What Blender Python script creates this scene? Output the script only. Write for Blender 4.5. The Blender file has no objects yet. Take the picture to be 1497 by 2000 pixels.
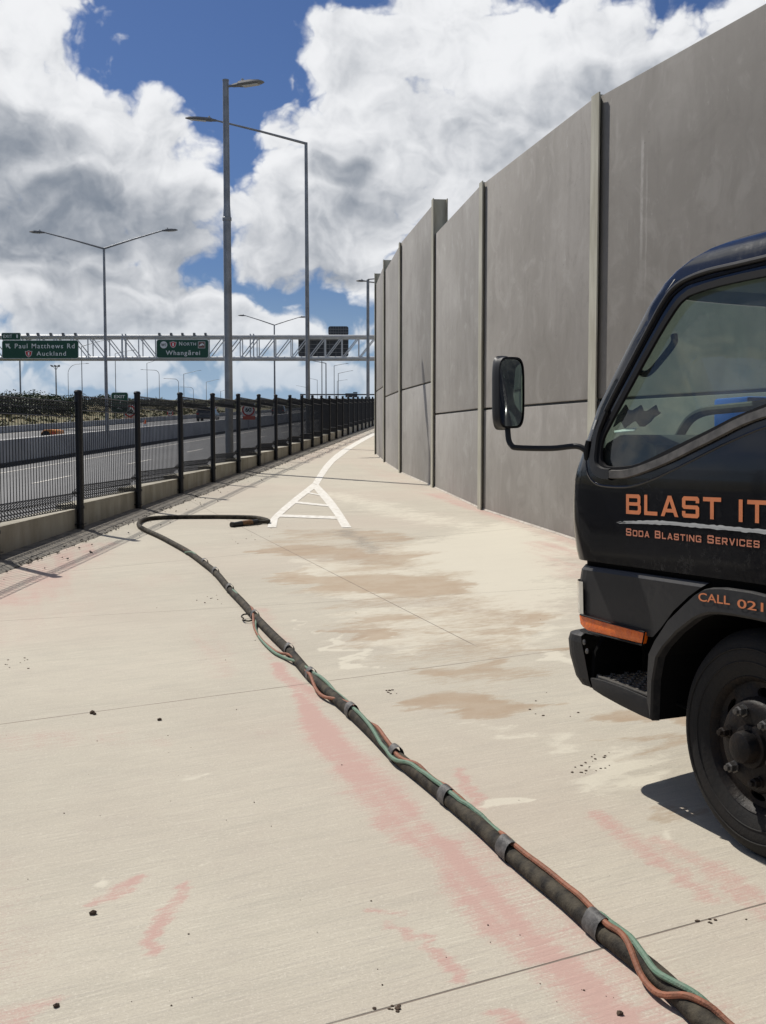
import bpy, bmesh, math, random
import numpy as np
from mathutils import Vector, Matrix, noise as mnoise
from mathutils.geometry import delaunay_2d_cdt
R = math.radians
random.seed(7)
S = bpy.context.scene
COL = S.collection

# ------------------------------------------------------------------ camera, sky, sun
F, YH, HC = 2200.0, 850.0, 1.5            # focal length in photo pixels, level line, eye height
PITCH = math.atan((1000 - YH) / F)
cam = bpy.data.cameras.new("camera")
cam.sensor_fit = 'HORIZONTAL'; cam.sensor_width = 36.0; cam.lens = 36.0 * F / 1497.0
cam.clip_start = 0.05; cam.clip_end = 6000.0
cam_o = bpy.data.objects.new("camera", cam); COL.objects.link(cam_o)
cam_o.location = (0, 0, HC); cam_o.rotation_euler = (R(90) - PITCH, 0, 0)
S.camera = cam_o
S.render.resolution_x, S.render.resolution_y = 766, 1024
S.view_settings.view_transform = 'Standard'; S.view_settings.look = 'None'
S.view_settings.exposure = 0.0; S.view_settings.gamma = 1.0
S.cycles.max_bounces = 8; S.cycles.transparent_max_bounces = 12
S.cycles.use_denoising = True

SUN_EL = R(51.0)
SUN_DIR = Vector((-0.655 * math.cos(SUN_EL), 0.756 * math.cos(SUN_EL), math.sin(SUN_EL))).normalized()
SUN_ROT = math.atan2(SUN_DIR.x, SUN_DIR.y)
sun = bpy.data.lights.new("sun", 'SUN'); sun.energy = 5.0; sun.angle = R(0.53); sun.color = (1.0, 0.95, 0.87)
sun_o = bpy.data.objects.new("sun", sun); COL.objects.link(sun_o)
sun_o.rotation_euler = SUN_DIR.to_track_quat('Z', 'Y').to_euler(); sun_o.location = (-20, 20, 40)

class NT:
    """small node-tree helper"""
    def __init__(s, tree): s.t = tree
    def n(s, typ, **kw):
        nd = s.t.nodes.new(typ)
        for k, v in kw.items(): setattr(nd, k, v)
        return nd
    def link(s, a, b): s.t.links.new(a, b)
    def put(s, v, sock):
        if hasattr(v, 'is_output') or isinstance(v, bpy.types.NodeSocket): s.t.links.new(v, sock)
        elif isinstance(v, (tuple, list)) and len(v) == 3 and sock.type == 'RGBA': sock.default_value = (*v, 1)
        else: sock.default_value = v
    def math(s, op, a, b=0.0, c=0.0, clamp=False):
        nd = s.n('ShaderNodeMath', operation=op, use_clamp=clamp)
        for i, v in enumerate((a, b, c)): s.put(v, nd.inputs[i])
        return nd.outputs[0]
    def vmath(s, op, a, b=(0, 0, 0), out=0):
        nd = s.n('ShaderNodeVectorMath', operation=op)
        s.put(a, nd.inputs[0]); s.put(b, nd.inputs[1])
        return nd.outputs[out]
    def smooth(s, v, lo, hi, a=0.0, b=1.0):
        nd = s.n('ShaderNodeMapRange', interpolation_type='SMOOTHSTEP')
        s.put(v, nd.inputs[0])
        for i, x in enumerate((lo, hi, a, b)): s.put(x, nd.inputs[i + 1])
        return nd.outputs[0]
    def noise(s, vec, scale, detail=4.0, rough=0.55, dist=0.0, out=0, dim='3D'):
        nd = s.n('ShaderNodeTexNoise', noise_dimensions=dim)
        if vec is not None: s.link(vec, nd.inputs['Vector'])
        nd.inputs['Scale'].default_value = scale; nd.inputs['Detail'].default_value = detail
        nd.inputs['Roughness'].default_value = rough; nd.inputs['Distortion'].default_value = dist
        return nd.outputs[out]
    def mix(s, f, a, b, mode='MIX'):
        nd = s.n('ShaderNodeMix', data_type='RGBA', blend_type=mode)
        s.put(f, nd.inputs[0]); s.put(a, nd.inputs[6]); s.put(b, nd.inputs[7])
        return nd.outputs[2]

w = bpy.data.worlds.new("World"); S.world = w; w.use_nodes = True
w.node_tree.nodes.clear(); T = NT(w.node_tree)
wout = T.n('ShaderNodeOutputWorld'); bg = T.n('ShaderNodeBackground')
sky = T.n('ShaderNodeTexSky', sky_type='NISHITA', sun_disc=False)
sky.sun_elevation = SUN_EL; sky.sun_rotation = SUN_ROT; sky.air_density = 1.0; sky.dust_density = 0.6; sky.ozone_density = 2.0
tc = T.n('ShaderNodeTexCoord'); sep = T.n('ShaderNodeSeparateXYZ'); T.link(tc.outputs['Generated'], sep.inputs[0])
az = T.math('ARCTAN2', sep.outputs[0], sep.outputs[1]); el = T.math('ARCSINE', sep.outputs[2])
comb = T.n('ShaderNodeCombineXYZ'); T.link(az, comb.inputs[0]); T.link(el, comb.inputs[1]); P0 = comb.outputs[0]
stx = T.vmath('MULTIPLY', P0, (1.0, 1.15, 1.0))
wrp = T.vmath('SUBTRACT', T.noise(stx, 13.0, 2.0, 0.55, out=1, dim='2D'), (0.5, 0.5, 0.5))
wrpS = T.n('ShaderNodeVectorMath', operation='SCALE'); T.link(wrp, wrpS.inputs[0]); wrpS.inputs[3].default_value = 0.06
PW = T.vmath('ADD', P0, wrpS.outputs[0])
def sky_px(x, y): return (math.atan((x - 748.5) / F), math.atan((YH - y) / F))
def blob(P, x, y, rx, ry, k):
    a, e = sky_px(x, y)
    d = T.vmath('MULTIPLY', T.vmath('SUBTRACT', P, (a, e, 0)), (F / rx, F / ry, 0))
    ln = T.vmath('LENGTH', d, out=1)
    return T.math('MULTIPLY', T.math('SUBTRACT', 1.0, T.math('MULTIPLY', ln, ln)), k)
def field(P, blobs):
    acc = None
    for b in blobs:
        v = blob(P, *b)
        acc = v if acc is None else T.math('SMOOTH_MAX', acc, v, 0.2)
    return acc
CLOUDS = [  # position and radii of the cloud masses, in photo pixels turned into sky angles
 (20, 20, 175, 100, 1), (20, 300, 230, 190, 1), (200, 340, 210, 140, 1.1), (330, 430, 120, 130, 1), (180, 400, 190, 140, 1.3), (690, 360, 130, 100, 1.1), (230, 620, 290, 75, 1.1), (430, 650, 190, 55, .9), (110, 470, 330, 95, 1),
 (720, 130, 120, 75, .8), (900, 145, 205, 150, 1.1), (1200, 115, 175, 85, 1.0), (1000, 300, 480, 170, 1.1), (570, 265, 90, 70, .8),
 (640, 430, 200, 130, 1.1), (520, 470, 110, 80, .9), (690, 520, 95, 60, .9),
 (150, 590, 330, 62, 1.), (20, 640, 240, 60, .8), (440, 610, 110, 36, .7), (560, 652, 130, 26, .5), (640, 742, 170, 24, .3), (60, 745, 200, 30, .35), (330, 690, 260, 26, .25),
 (430, 745, 130, 24, .45), (1700, 250, 380, 300, 1), (-600, 300, 500, 260, 1.0), (2600, 500, 700, 200, 1), (-1500, 500, 500, 250, 1)]
fieldv = field(PW, CLOUDS)
def voro(vec, scale, detail=2.0):
    nd = T.n('ShaderNodeTexVoronoi', feature='F1', voronoi_dimensions='2D'); T.link(vec, nd.inputs['Vector'])
    nd.inputs['Scale'].default_value = scale; nd.inputs['Detail'].default_value = detail; nd.inputs['Roughness'].default_value = 0.5
    nd.inputs['Lacunarity'].default_value = 2.3
    return nd.outputs['Distance']
def puffs(vec):
    """cauliflower relief: big and small rounded cells, broken up by a little noise"""
    v2 = T.vmath('ADD', vec, wrpS.outputs[0])
    n_ = T.n('ShaderNodeVectorMath', operation='SCALE'); T.link(T.vmath('SUBTRACT', T.noise(vec, 42.0, 3.0, 0.6, out=1, dim='2D'), (0.5, 0.5, 0.5)), n_.inputs[0]); n_.inputs[3].default_value = 0.016
    v3 = T.vmath('ADD', v2, n_.outputs[0])
    c1 = T.math('SUBTRACT', 0.40, T.math('POWER', voro(v2, 9.0, 0.0), 1.6)); c2 = T.math('SUBTRACT', 0.40, voro(v3, 26.0, 2.0))
    return T.math('ADD', T.math('ADD', T.math('MULTIPLY', c1, 1.1), T.math('MULTIPLY', c2, 0.9)), T.math('MULTIPLY', T.math('SUBTRACT', T.noise(vec, 14.0, 6.0, 0.58, dim='2D'), 0.5), 1.5))
pf = puffs(stx); pf_s = puffs(T.vmath('ADD', stx, (-0.010, 0.014, 0.0)))
relief = T.math('SUBTRACT', pf, pf_s)                       # bright towards the sun, upper left
nzc = T.noise(T.vmath('MULTIPLY', tc.outputs['Generated'], (1, 1, 2.2)), 1.6, 3.0, 0.55)
outside = T.math('MAXIMUM', T.smooth(T.math('ABSOLUTE', az), 0.75, 1.2), T.smooth(el, 0.42, 0.6))   # the sky outside the photo: scattered cloud
fieldm = T.math('ADD', T.math('MULTIPLY', fieldv, T.math('SUBTRACT', 1.0, outside)),
                T.math('MULTIPLY', T.math('MULTIPLY', T.math('SUBTRACT', nzc, 0.56), 5.0), outside))
dens = T.math('ADD', T.math('MAXIMUM', fieldm, -1.5), T.math('ADD', pf, 0.42))
alpha = T.smooth(dens, -0.14, 0.55)
GREY = [(70, 455, 340, 95, 1.35), (330, 470, 110, 90, .9), (30, 320, 130, 70, .75), (690, 350, 80, 30, .9), (560, 470, 120, 80, .35), (770, 400, 120, 60, .45),
        (980, 230, 220, 40, .5), (1230, 200, 160, 40, .4), (900, 280, 120, 30, .5), (250, 625, 160, 25, .2), (100, 650, 200, 25, .3), (640, 540, 130, 30, .5), (1050, 330, 300, 60, .35), (120, 560, 300, 20, .3)]
gf = T.math('MINIMUM', T.math('MAXIMUM', field(PW, GREY), -0.5), 0.85)
deep = T.smooth(dens, 0.2, 2.0, 0.0, 0.22)
gsum = T.math('ADD', T.math('ADD', gf, deep), T.math('MULTIPLY', relief, -0.66))
gsum = T.math('ADD', gsum, T.math('MULTIPLY', T.math('SUBTRACT', T.noise(stx, 6.0, 3.0, 0.5, dim='2D'), 0.5), 1.5))
grey = T.smooth(gsum, -0.95, 1.75)
ccol = T.mix(grey, (0.88, 0.89, 0.91), (0.215, 0.25, 0.305))
ccol = T.mix(T.math('MULTIPLY', T.smooth(el, 0.13, 0.02), 0.55), ccol, (0.47, 0.56, 0.66))
ccol = T.mix(T.math('MULTIPLY', outside, 0.45), ccol, (0.40, 0.43, 0.48))
alpha = T.math('MULTIPLY', alpha, T.smooth(el, 0.0, 0.09, 0.55, 1.0))
skyS = T.n('ShaderNodeVectorMath', operation='SCALE'); T.link(sky.outputs[0], skyS.inputs[0]); skyS.inputs[3].default_value = 0.085
skyc = T.mix(1.0, skyS.outputs[0], (0.352, 0.458, 0.68), 'MULTIPLY')
skyc = T.mix(T.smooth(el, 0.15, 0.0), skyc, (0.33, 0.46, 0.62))
final = T.mix(alpha, skyc, ccol)
T.link(final, bg.inputs[0]); bg.inputs[1].default_value = 1.0
T.link(bg.outputs[0], wout.inputs[0])

# ------------------------------------------------------------------ picture measurements -> real positions
_fw = Vector((0, math.cos(PITCH), -math.sin(PITCH))); _up = Vector((0, math.sin(PITCH), math.cos(PITCH)))
SX, SY = 0.0157, 0.0315                     # the ground's crossfall and grade
def gz(x, y): return SX * x + SY * y
def ray(px, py): return Vector((1, 0, 0)) * ((px - 748.5) / F) + _up * ((1000 - py) / F) + _fw
def on_ground(px, py, dz=0.0):
    r = ray(px, py); k = (HC - dz) / (SX * r.x + SY * r.y - r.z)
    return Vector((0, 0, HC)) + r * k
def at_depth(px, py, d):
    r = ray(px, py); return Vector((0, 0, HC)) + r * (d / r.y)
def fence_x(y): return -3.585 + 0.06 * (y - 13.3)
def gzf(y): return gz(fence_x(y), y)
def prof(q):
    pts = [(-400, 1.5), (-70, 1.2), (-40, 0.9), (-34, 0.6), (-28, -0.55), (-26, -0.72), (-11, -0.74), (-0.25, -0.06), (0.0, 0.0), (400, 6.28)]
    for (a, b), (c, d) in zip(pts, pts[1:]):
        if q <= c: return b + (d - b) * (q - a) / (c - a)
    return pts[-1][1]
def terrain(x, y):
    q = x - fence_x(y); far_ = min(max((y - 140) / 160, 0), 1) * min(max((-q - 25.5) / 6, 0), 1)
    return gzf(y) + prof(q) - far_ * 1.9

# ------------------------------------------------------------------ materials
def mat(name, color, rough=0.6, metal=0.0, var=0.0, scale=4.0, bump=0.0, bscale=40.0, spec=0.5, coat=0.0, stretch=None, color2=None, detail=5.0):
    m = bpy.data.materials.new(name); m.use_nodes = True; t = NT(m.node_tree)
    b = m.node_tree.nodes['Principled BSDF']
    b.inputs['Base Color'].default_value = (*color, 1); b.inputs['Roughness'].default_value = rough
    b.inputs['Metallic'].default_value = metal; b.inputs['Specular IOR Level'].default_value = spec
    b.inputs['Coat Weight'].default_value = coat; b.inputs['Coat Roughness'].default_value = 0.04
    if var or color2 or bump:
        tcn = t.n('ShaderNodeTexCoord'); v = tcn.outputs['Object']
        if stretch: v = t.vmath('MULTIPLY', v, stretch)
        if var or color2:
            nz = t.noise(v, scale, detail, 0.6)
            f = t.smooth(nz, 0.3, 0.7)
            c2 = color2 or tuple(max(0, c * (1 - var)) for c in color)
            t.link(t.mix(f, color, c2), b.inputs['Base Color'])
            t.link(t.math('ADD', t.math('MULTIPLY', nz, 0.25), rough - 0.12, clamp=True), b.inputs['Roughness'])
        if bump:
            bn = t.n('ShaderNodeBump'); bn.inputs['Strength'].default_value = bump; bn.inputs['Distance'].default_value = 0.01
            t.link(t.noise(v, bscale, 5.0, 0.6), bn.inputs['Height']); t.link(bn.outputs[0], b.inputs['Normal'])
    return m
M = {}
M['galv'] = mat('galvanised_steel', (0.30, 0.31, 0.32), 0.5, 0.55, 0.3, 3.0, 0.05, 60)
M['post_steel'] = mat('weathered_galvanised_column', (0.47, 0.455, 0.375), 0.6, 0.0, 0.0, 2.2, 0.05, 50, color2=(0.32, 0.30, 0.23), stretch=(3, 3, .5))
M['fence'] = mat('black_powder_coat', (0.005, 0.006, 0.009), 0.42, 0.0, 0.2, 8.0, spec=.35)
M['mortar'] = mat('pale_mortar', (0.50, 0.46, 0.40), 0.9, 0, 0, 12, 0.3, 60, color2=(0.36, 0.32, 0.27))
M['plinth'] = mat('kerb_concrete', (0.36, 0.335, 0.27), 0.85, 0, 0, 2.5, 0.3, 35, color2=(0.22, 0.20, 0.15), stretch=(1, 1, .35))
M['barrier'] = mat('barrier_concrete', (0.40, 0.40, 0.39), 0.85, 0, 0.25, 0.7, 0.1, 15)
M['foot_strip'] = mat('dark_strip', (0.02, 0.02, 0.022), 0.8, 0, 0.2, 2)
M['paint'] = mat('road_marking_paint', (0.70, 0.685, 0.64), 0.8, 0, 0, 16.0, 0.15, 120, color2=(0.52, 0.49, 0.43), detail=8)
M['dry_grass'] = mat('dry_grass', (0.17, 0.13, 0.055), 0.9, 0, 0, 0.5, color2=(0.07, 0.075, 0.028))
M['earth'] = mat('verge', (0.16, 0.14, 0.08), 0.95, 0, 0, 0.15, color2=(0.08, 0.09, 0.035))
M['sign_green'] = mat('green_sign_sheet', (0.004, 0.062, 0.032), 0.5)
M['sign_white'] = mat('white_sign_sheet', (0.72, 0.74, 0.72), 0.5)
M['sign_red'] = mat('red_sign_sheet', (0.50, 0.03, 0.03), 0.5)
M['sign_orange'] = mat('orange_red_plate', (0.62, 0.09, 0.035), 0.5)
M['sign_brown'] = mat('brown_sign_sheet', (0.16, 0.06, 0.04), 0.5)
M['sign_back'] = mat('sign_back_metal', (0.06, 0.065, 0.075), 0.6, 0.2, 0.2, 2)
M['sign_black'] = mat('black_sign_sheet', (0.012, 0.012, 0.012), 0.5)
M['truss'] = mat('light_grey_gantry_steel', (0.55, 0.56, 0.56), 0.5, 0.3, 0.15, 2)
M['lamp_body'] = mat('lamp_body', (0.16, 0.165, 0.17), 0.5, 0.2)
M['lamp_lens'] = mat('lamp_lens', (0.45, 0.45, 0.42), 0.15, 0.0)
M['gravel'] = mat('dark_gravel', (0.085, 0.078, 0.068), 0.95, 0, 0, 9.0, 0.8, 60, color2=(0.20, 0.18, 0.15))
M['clod'] = mat('dry_mud', (0.085, 0.055, 0.035), 0.95, 0, 0.4, 40, 0.5, 90)
M['cone'] = mat('orange_plastic', (0.75, 0.14, 0.03), 0.5)
M['machine_orange'] = mat('orange_machine_paint', (0.62, 0.22, 0.02), 0.5)

def wall_mat():
    m = bpy.data.materials.new('precast_wall_concrete'); m.use_nodes = True; t = NT(m.node_tree)
    b = m.node_tree.nodes['Principled BSDF']; g = t.n('ShaderNodeTexCoord').outputs['Object']
    oi = t.n('ShaderNodeObjectInfo')
    off = t.vmath('ADD', g, t.vmath('MULTIPLY', oi.outputs['Random'], (37.0, 17.0, 5.0)))
    big = t.noise(off, 0.55, 5.0, 0.6, 0.4)
    drip = t.noise(t.vmath('MULTIPLY', off, (2.6, 2.6, 0.45)), 1.5, 6.0, 0.66, 0.5)
    fine = t.noise(off, 9.0, 6.0, 0.65)
    c = t.mix(t.smooth(big, 0.3, 0.72), (0.245, 0.230, 0.208), (0.315, 0.298, 0.275))
    c = t.mix(t.math('MULTIPLY', t.smooth(drip, 0.45, 0.75), 0.45), c, (0.205, 0.192, 0.175))
    c = t.mix(t.math('MULTIPLY', t.smooth(drip, 0.40, 0.22), 0.45), c, (0.37, 0.355, 0.335))
    blot = t.noise(off, 2.2, 7.0, 0.68, 0.8)
    c = t.mix(t.math('MULTIPLY', t.smooth(blot, 0.50, 0.68), 0.40), c, (0.38, 0.365, 0.34)); c = t.mix(t.math('MULTIPLY', t.smooth(blot, 0.46, 0.32), 0.40), c, (0.195, 0.182, 0.165))
    c = t.mix(t.math('MULTIPLY', t.smooth(fine, 0.45, 0.8), 0.3), c, (0.22, 0.205, 0.19))
    # pale scuffs
    sc = t.noise(t.vmath('MULTIPLY', off, (1.5, 1.5, 0.8)), 5.5, 7.0, 0.72, 0.6)
    c = t.mix(t.math('MULTIPLY', t.smooth(sc, 0.62, 0.74), 0.55), c, (0.46, 0.445, 0.42))
    pits = t.n('ShaderNodeTexVoronoi'); pits.inputs['Scale'].default_value = 7.0; t.link(off, pits.inputs['Vector'])
    c = t.mix(t.math('MULTIPLY', t.smooth(pits.outputs[0], 0.055, 0.03), t.smooth(fine, 0.5, 0.6)), c, (0.08, 0.075, 0.07))
    for px, py, top_, bot_, wd, k in ((1253, 450, 4.35, 2.75, .035, .55), (1262, 480, 4.1, 2.4, .02, .3), (1205, 330, 4.7, 3.9, .03, .25)):
        a_, b_ = Vector((3.42, 7.48, 0)), Vector((2.12, 11.28, 0)); dw = (b_ - a_).normalized(); nw_ = Vector((-dw.y, dw.x, 0)); r_ = ray(px, py); q = Vector((0, 0, HC)) + r_ * ((a_ - Vector((0, 0, HC))).dot(nw_) / r_.dot(nw_))
        o_ = Vector((2.12, 11.28, gz(2.12, 11.28))); sz = t.n('ShaderNodeSeparateXYZ'); t.link(g, sz.inputs[0])
        dd = t.math('ABSOLUTE', t.math('SUBTRACT', t.math('ADD', t.vmath('DOT_PRODUCT', g, tuple(dw), out=1), t.math('MULTIPLY', t.math('SUBTRACT', fine, .5), .05)), dw.dot(q - o_)))
        v = t.math('MULTIPLY', t.math('MULTIPLY', t.smooth(dd, wd, wd * .3), t.smooth(sz.outputs[2], bot_ - o_.z, bot_ + .8 - o_.z)), t.smooth(sz.outputs[2], top_ - o_.z, top_ - .25 - o_.z))
        c = t.mix(t.math('MULTIPLY', v, t.math('MULTIPLY', t.smooth(fine, .3, .6), k)), c, (.50, .485, .46))
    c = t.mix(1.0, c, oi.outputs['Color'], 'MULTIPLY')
    t.link(c, b.inputs['Base Color']); b.inputs['Roughness'].default_value = 0.72
    b.inputs['Specular IOR Level'].default_value = 0.35
    bn = t.n('ShaderNodeBump'); bn.inputs['Strength'].default_value = 0.12; bn.inputs['Distance'].default_value = 0.01
    t.link(fine, bn.inputs['Height']); t.link(bn.outputs[0], b.inputs['Normal'])
    return m
M['wall'] = wall_mat()

def asphalt_mat():
    m = bpy.data.materials.new('asphalt'); m.use_nodes = True; t = NT(m.node_tree)
    b = m.node_tree.nodes['Principled BSDF']; g = t.n('ShaderNodeTexCoord').outputs['Object']
    ax = t.vmath('MULTIPLY', g, (1.0, 0.06, 1.0))
    n1 = t.noise(ax, 0.9, 4.0, 0.6); n2 = t.noise(g, 60.0, 3.0, 0.7)
    c = t.mix(t.smooth(n1, 0.3, 0.7), (0.058, 0.060, 0.064), (0.088, 0.090, 0.094))
    c = t.mix(t.math('MULTIPLY', n2, 0.5), c, (0.03, 0.03, 0.032))
    t.link(c, b.inputs['Base Color']); b.inputs['Roughness'].default_value = 0.7
    return m
M['asphalt'] = asphalt_mat()

def path_mat():
    m = bpy.data.materials.new('broomed_concrete'); m.use_nodes = True; t = NT(m.node_tree)
    b = m.node_tree.nodes['Principled BSDF']; g = t.n('ShaderNodeTexCoord').outputs['Object']
    at = t.n('ShaderNodeAttribute', attribute_name='stain'); sc = t.n('ShaderNodeSeparateColor'); t.link(at.outputs['Color'], sc.inputs[0])
    # broom marks run across the path
    a0, a1 = on_ground(650, 2000), on_ground(1497, 1765); ang = math.atan2((a1 - a0).y, (a1 - a0).x)
    rot = t.n('ShaderNodeVectorRotate', rotation_type='Z_AXIS'); t.link(g, rot.inputs['Vector']); rot.inputs['Angle'].default_value = -ang
    br = rot.outputs[0]
    broom = t.noise(t.vmath('MULTIPLY', br, (5.0, 85.0, 1.0)), 1.0, 5.0, 0.65)
    broom2 = t.noise(t.vmath('MULTIPLY', br, (1.4, 9.0, 1.0)), 1.0, 6.0, 0.70, 0.4)
    big = t.noise(g, 0.7, 5.0, 0.6); med = t.noise(g, 5.0, 6.0, 0.65); fine = t.noise(g, 55.0, 5.0, 0.7); grain = t.noise(g, 260.0, 3.0, 0.7)
    c = t.mix(t.smooth(big, 0.3, 0.7), (0.462, 0.424, 0.346), (0.402, 0.368, 0.300))
    c = t.mix(t.math('MULTIPLY', t.smooth(broom2, 0.46, 0.66), 0.28), c, (0.33, 0.31, 0.255))
    c = t.mix(t.math('MULTIPLY', t.smooth(broom, 0.47, 0.72), 0.48), c, (0.34, 0.315, 0.275))
    c = t.mix(t.math('MULTIPLY', t.smooth(broom, 0.45, 0.27), 0.50), c, (0.56, 0.53, 0.44))
    c = t.mix(t.math('MULTIPLY', t.smooth(med, 0.5, 0.72), 0.30), c, (0.39, 0.345, 0.29))
    c = t.mix(t.math('MULTIPLY', t.smooth(grain, 0.55, 0.75), 0.30), c, (0.27, 0.25, 0.22))
    spk = t.noise(g, 130.0, 4.0, 0.75); c = t.mix(t.math('MULTIPLY', t.smooth(spk, 0.52, 0.70), 0.50), c, (0.31, 0.285, 0.245)); c = t.mix(t.math('MULTIPLY', t.smooth(spk, 0.46, 0.30), 0.55), c, (0.60, 0.565, 0.49))
    tint = t.noise(g, 0.35, 3.0, 0.5); c = t.mix(t.math('MULTIPLY', t.smooth(tint, 0.45, 0.65), 0.26), c, (0.49, 0.40, 0.335))
    # streaky residue that follows the broom marks
    st = t.noise(t.vmath('MULTIPLY', br, (1.0, 9.0, 1.0)), 2.2, 7.0, 0.68, 0.3)
    def mask(v, amp, lo, hi, nz):
        return t.smooth(t.math('ADD', v, t.math('MULTIPLY', t.math('SUBTRACT', nz, 0.5), amp)), lo, hi)
    mixn = t.math('ADD', t.math('ADD', t.math('MULTIPLY', st, 0.12), t.math('MULTIPLY', spk, 0.46)), t.math('MULTIPLY', broom, 0.42))
    chalkn = t.noise(t.vmath('MULTIPLY', br, (1.6, 3.0, 1.0)), 4.0, 8.0, 0.72, 0.5)
    mc = mask(sc.outputs[2], 1.0, 0.36, 0.66, chalkn)
    c = t.mix(t.math('MULTIPLY', mc, 0.66), c, (0.58, 0.545, 0.45))
    mw = mask(sc.outputs[1], 0.9, 0.26, 0.80, t.noise(t.vmath('MULTIPLY', br, (1.0, 4.0, 1.0)), 9.0, 7.0, 0.74, 0.3))
    c = t.mix(t.math('MULTIPLY', mw, 0.70), c, t.mix(t.smooth(med, 0.35, 0.65), (0.30, 0.205, 0.125), (0.34, 0.255, 0.175)))
    edge = t.math('MULTIPLY', mw, t.math('SUBTRACT', 1.0, mw))
    c = t.mix(t.math('MULTIPLY', edge, 1.0, clamp=True), c, (0.29, 0.205, 0.13))
    mp = mask(sc.outputs[0], 2.6, 0.18, 1.0, mixn)
    c = t.mix(t.math('MULTIPLY', mp, 0.80), c, (0.435, 0.270, 0.235))
    gm = t.noise(g, 90.0, 4.0, 0.7)
    mg = mask(at.outputs['Alpha'], 1.6, 0.35, 1.0, gm)
    c = t.mix(t.math('MULTIPLY', mg, 0.7), c, (0.17, 0.16, 0.14))
    # saw-cut and tooled joints
    jf = None
    for (p, q, wd) in (((0, 1415), (960, 1288), .005), ((720, 1155), (1340, 1470), .0045), ((700, 1985), (1497, 1765), .0055),
                       ((0, 1213), (700, 1172), .004), ((480, 1000), (1000, 1000), .010), ((340, 1096), (560, 1075), .006)):
        A, B = on_ground(*p), on_ground(*q); d = (B - A); d.z = 0; d.normalize(); nn = Vector((-d.y, d.x, 0))
        dist = t.math('ABSOLUTE', t.math('SUBTRACT', t.vmath('DOT_PRODUCT', t.vmath('ADD', g, (0, 0, 0)), tuple(nn), out=1), nn.dot(A)))
        v = t.smooth(t.math('ADD', dist, t.math('MULTIPLY', t.math('SUBTRACT', med, 0.5), 0.004)), wd, wd * 0.4)
        if p[0] == 720:     # this one is only as long as its pour
            dd = t.vmath('DOT_PRODUCT', g, tuple(d), out=1); v = t.math('MULTIPLY', v, t.smooth(dd, d.dot(A) + 2.2, d.dot(A) + 2.0))
        jf = v if jf is None else t.math('MAXIMUM', jf, v)
    jf = t.math('MULTIPLY', jf, t.smooth(t.noise(g, 3.0, 4.0, 0.7), 0.3, 0.5, 0.55, 0.95))
    c = t.mix(jf, c, (0.17, 0.14, 0.115))
    t.link(c, b.inputs['Base Color'])
    b.inputs['Specular IOR Level'].default_value = 0.25
    b.inputs['Roughness'].default_value = 0.85
    h = t.math('ADD', t.math('MULTIPLY', broom, 0.6), t.math('MULTIPLY', fine, 0.5))
    h = t.math('SUBTRACT', h, t.math('MULTIPLY', jf, 1.5))
    bn = t.n('ShaderNodeBump'); bn.inputs['Strength'].default_value = 0.55; bn.inputs['Distance'].default_value = 0.006
    t.link(h, bn.inputs['Height']); t.link(bn.outputs[0], b.inputs['Normal'])
    return m

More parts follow.
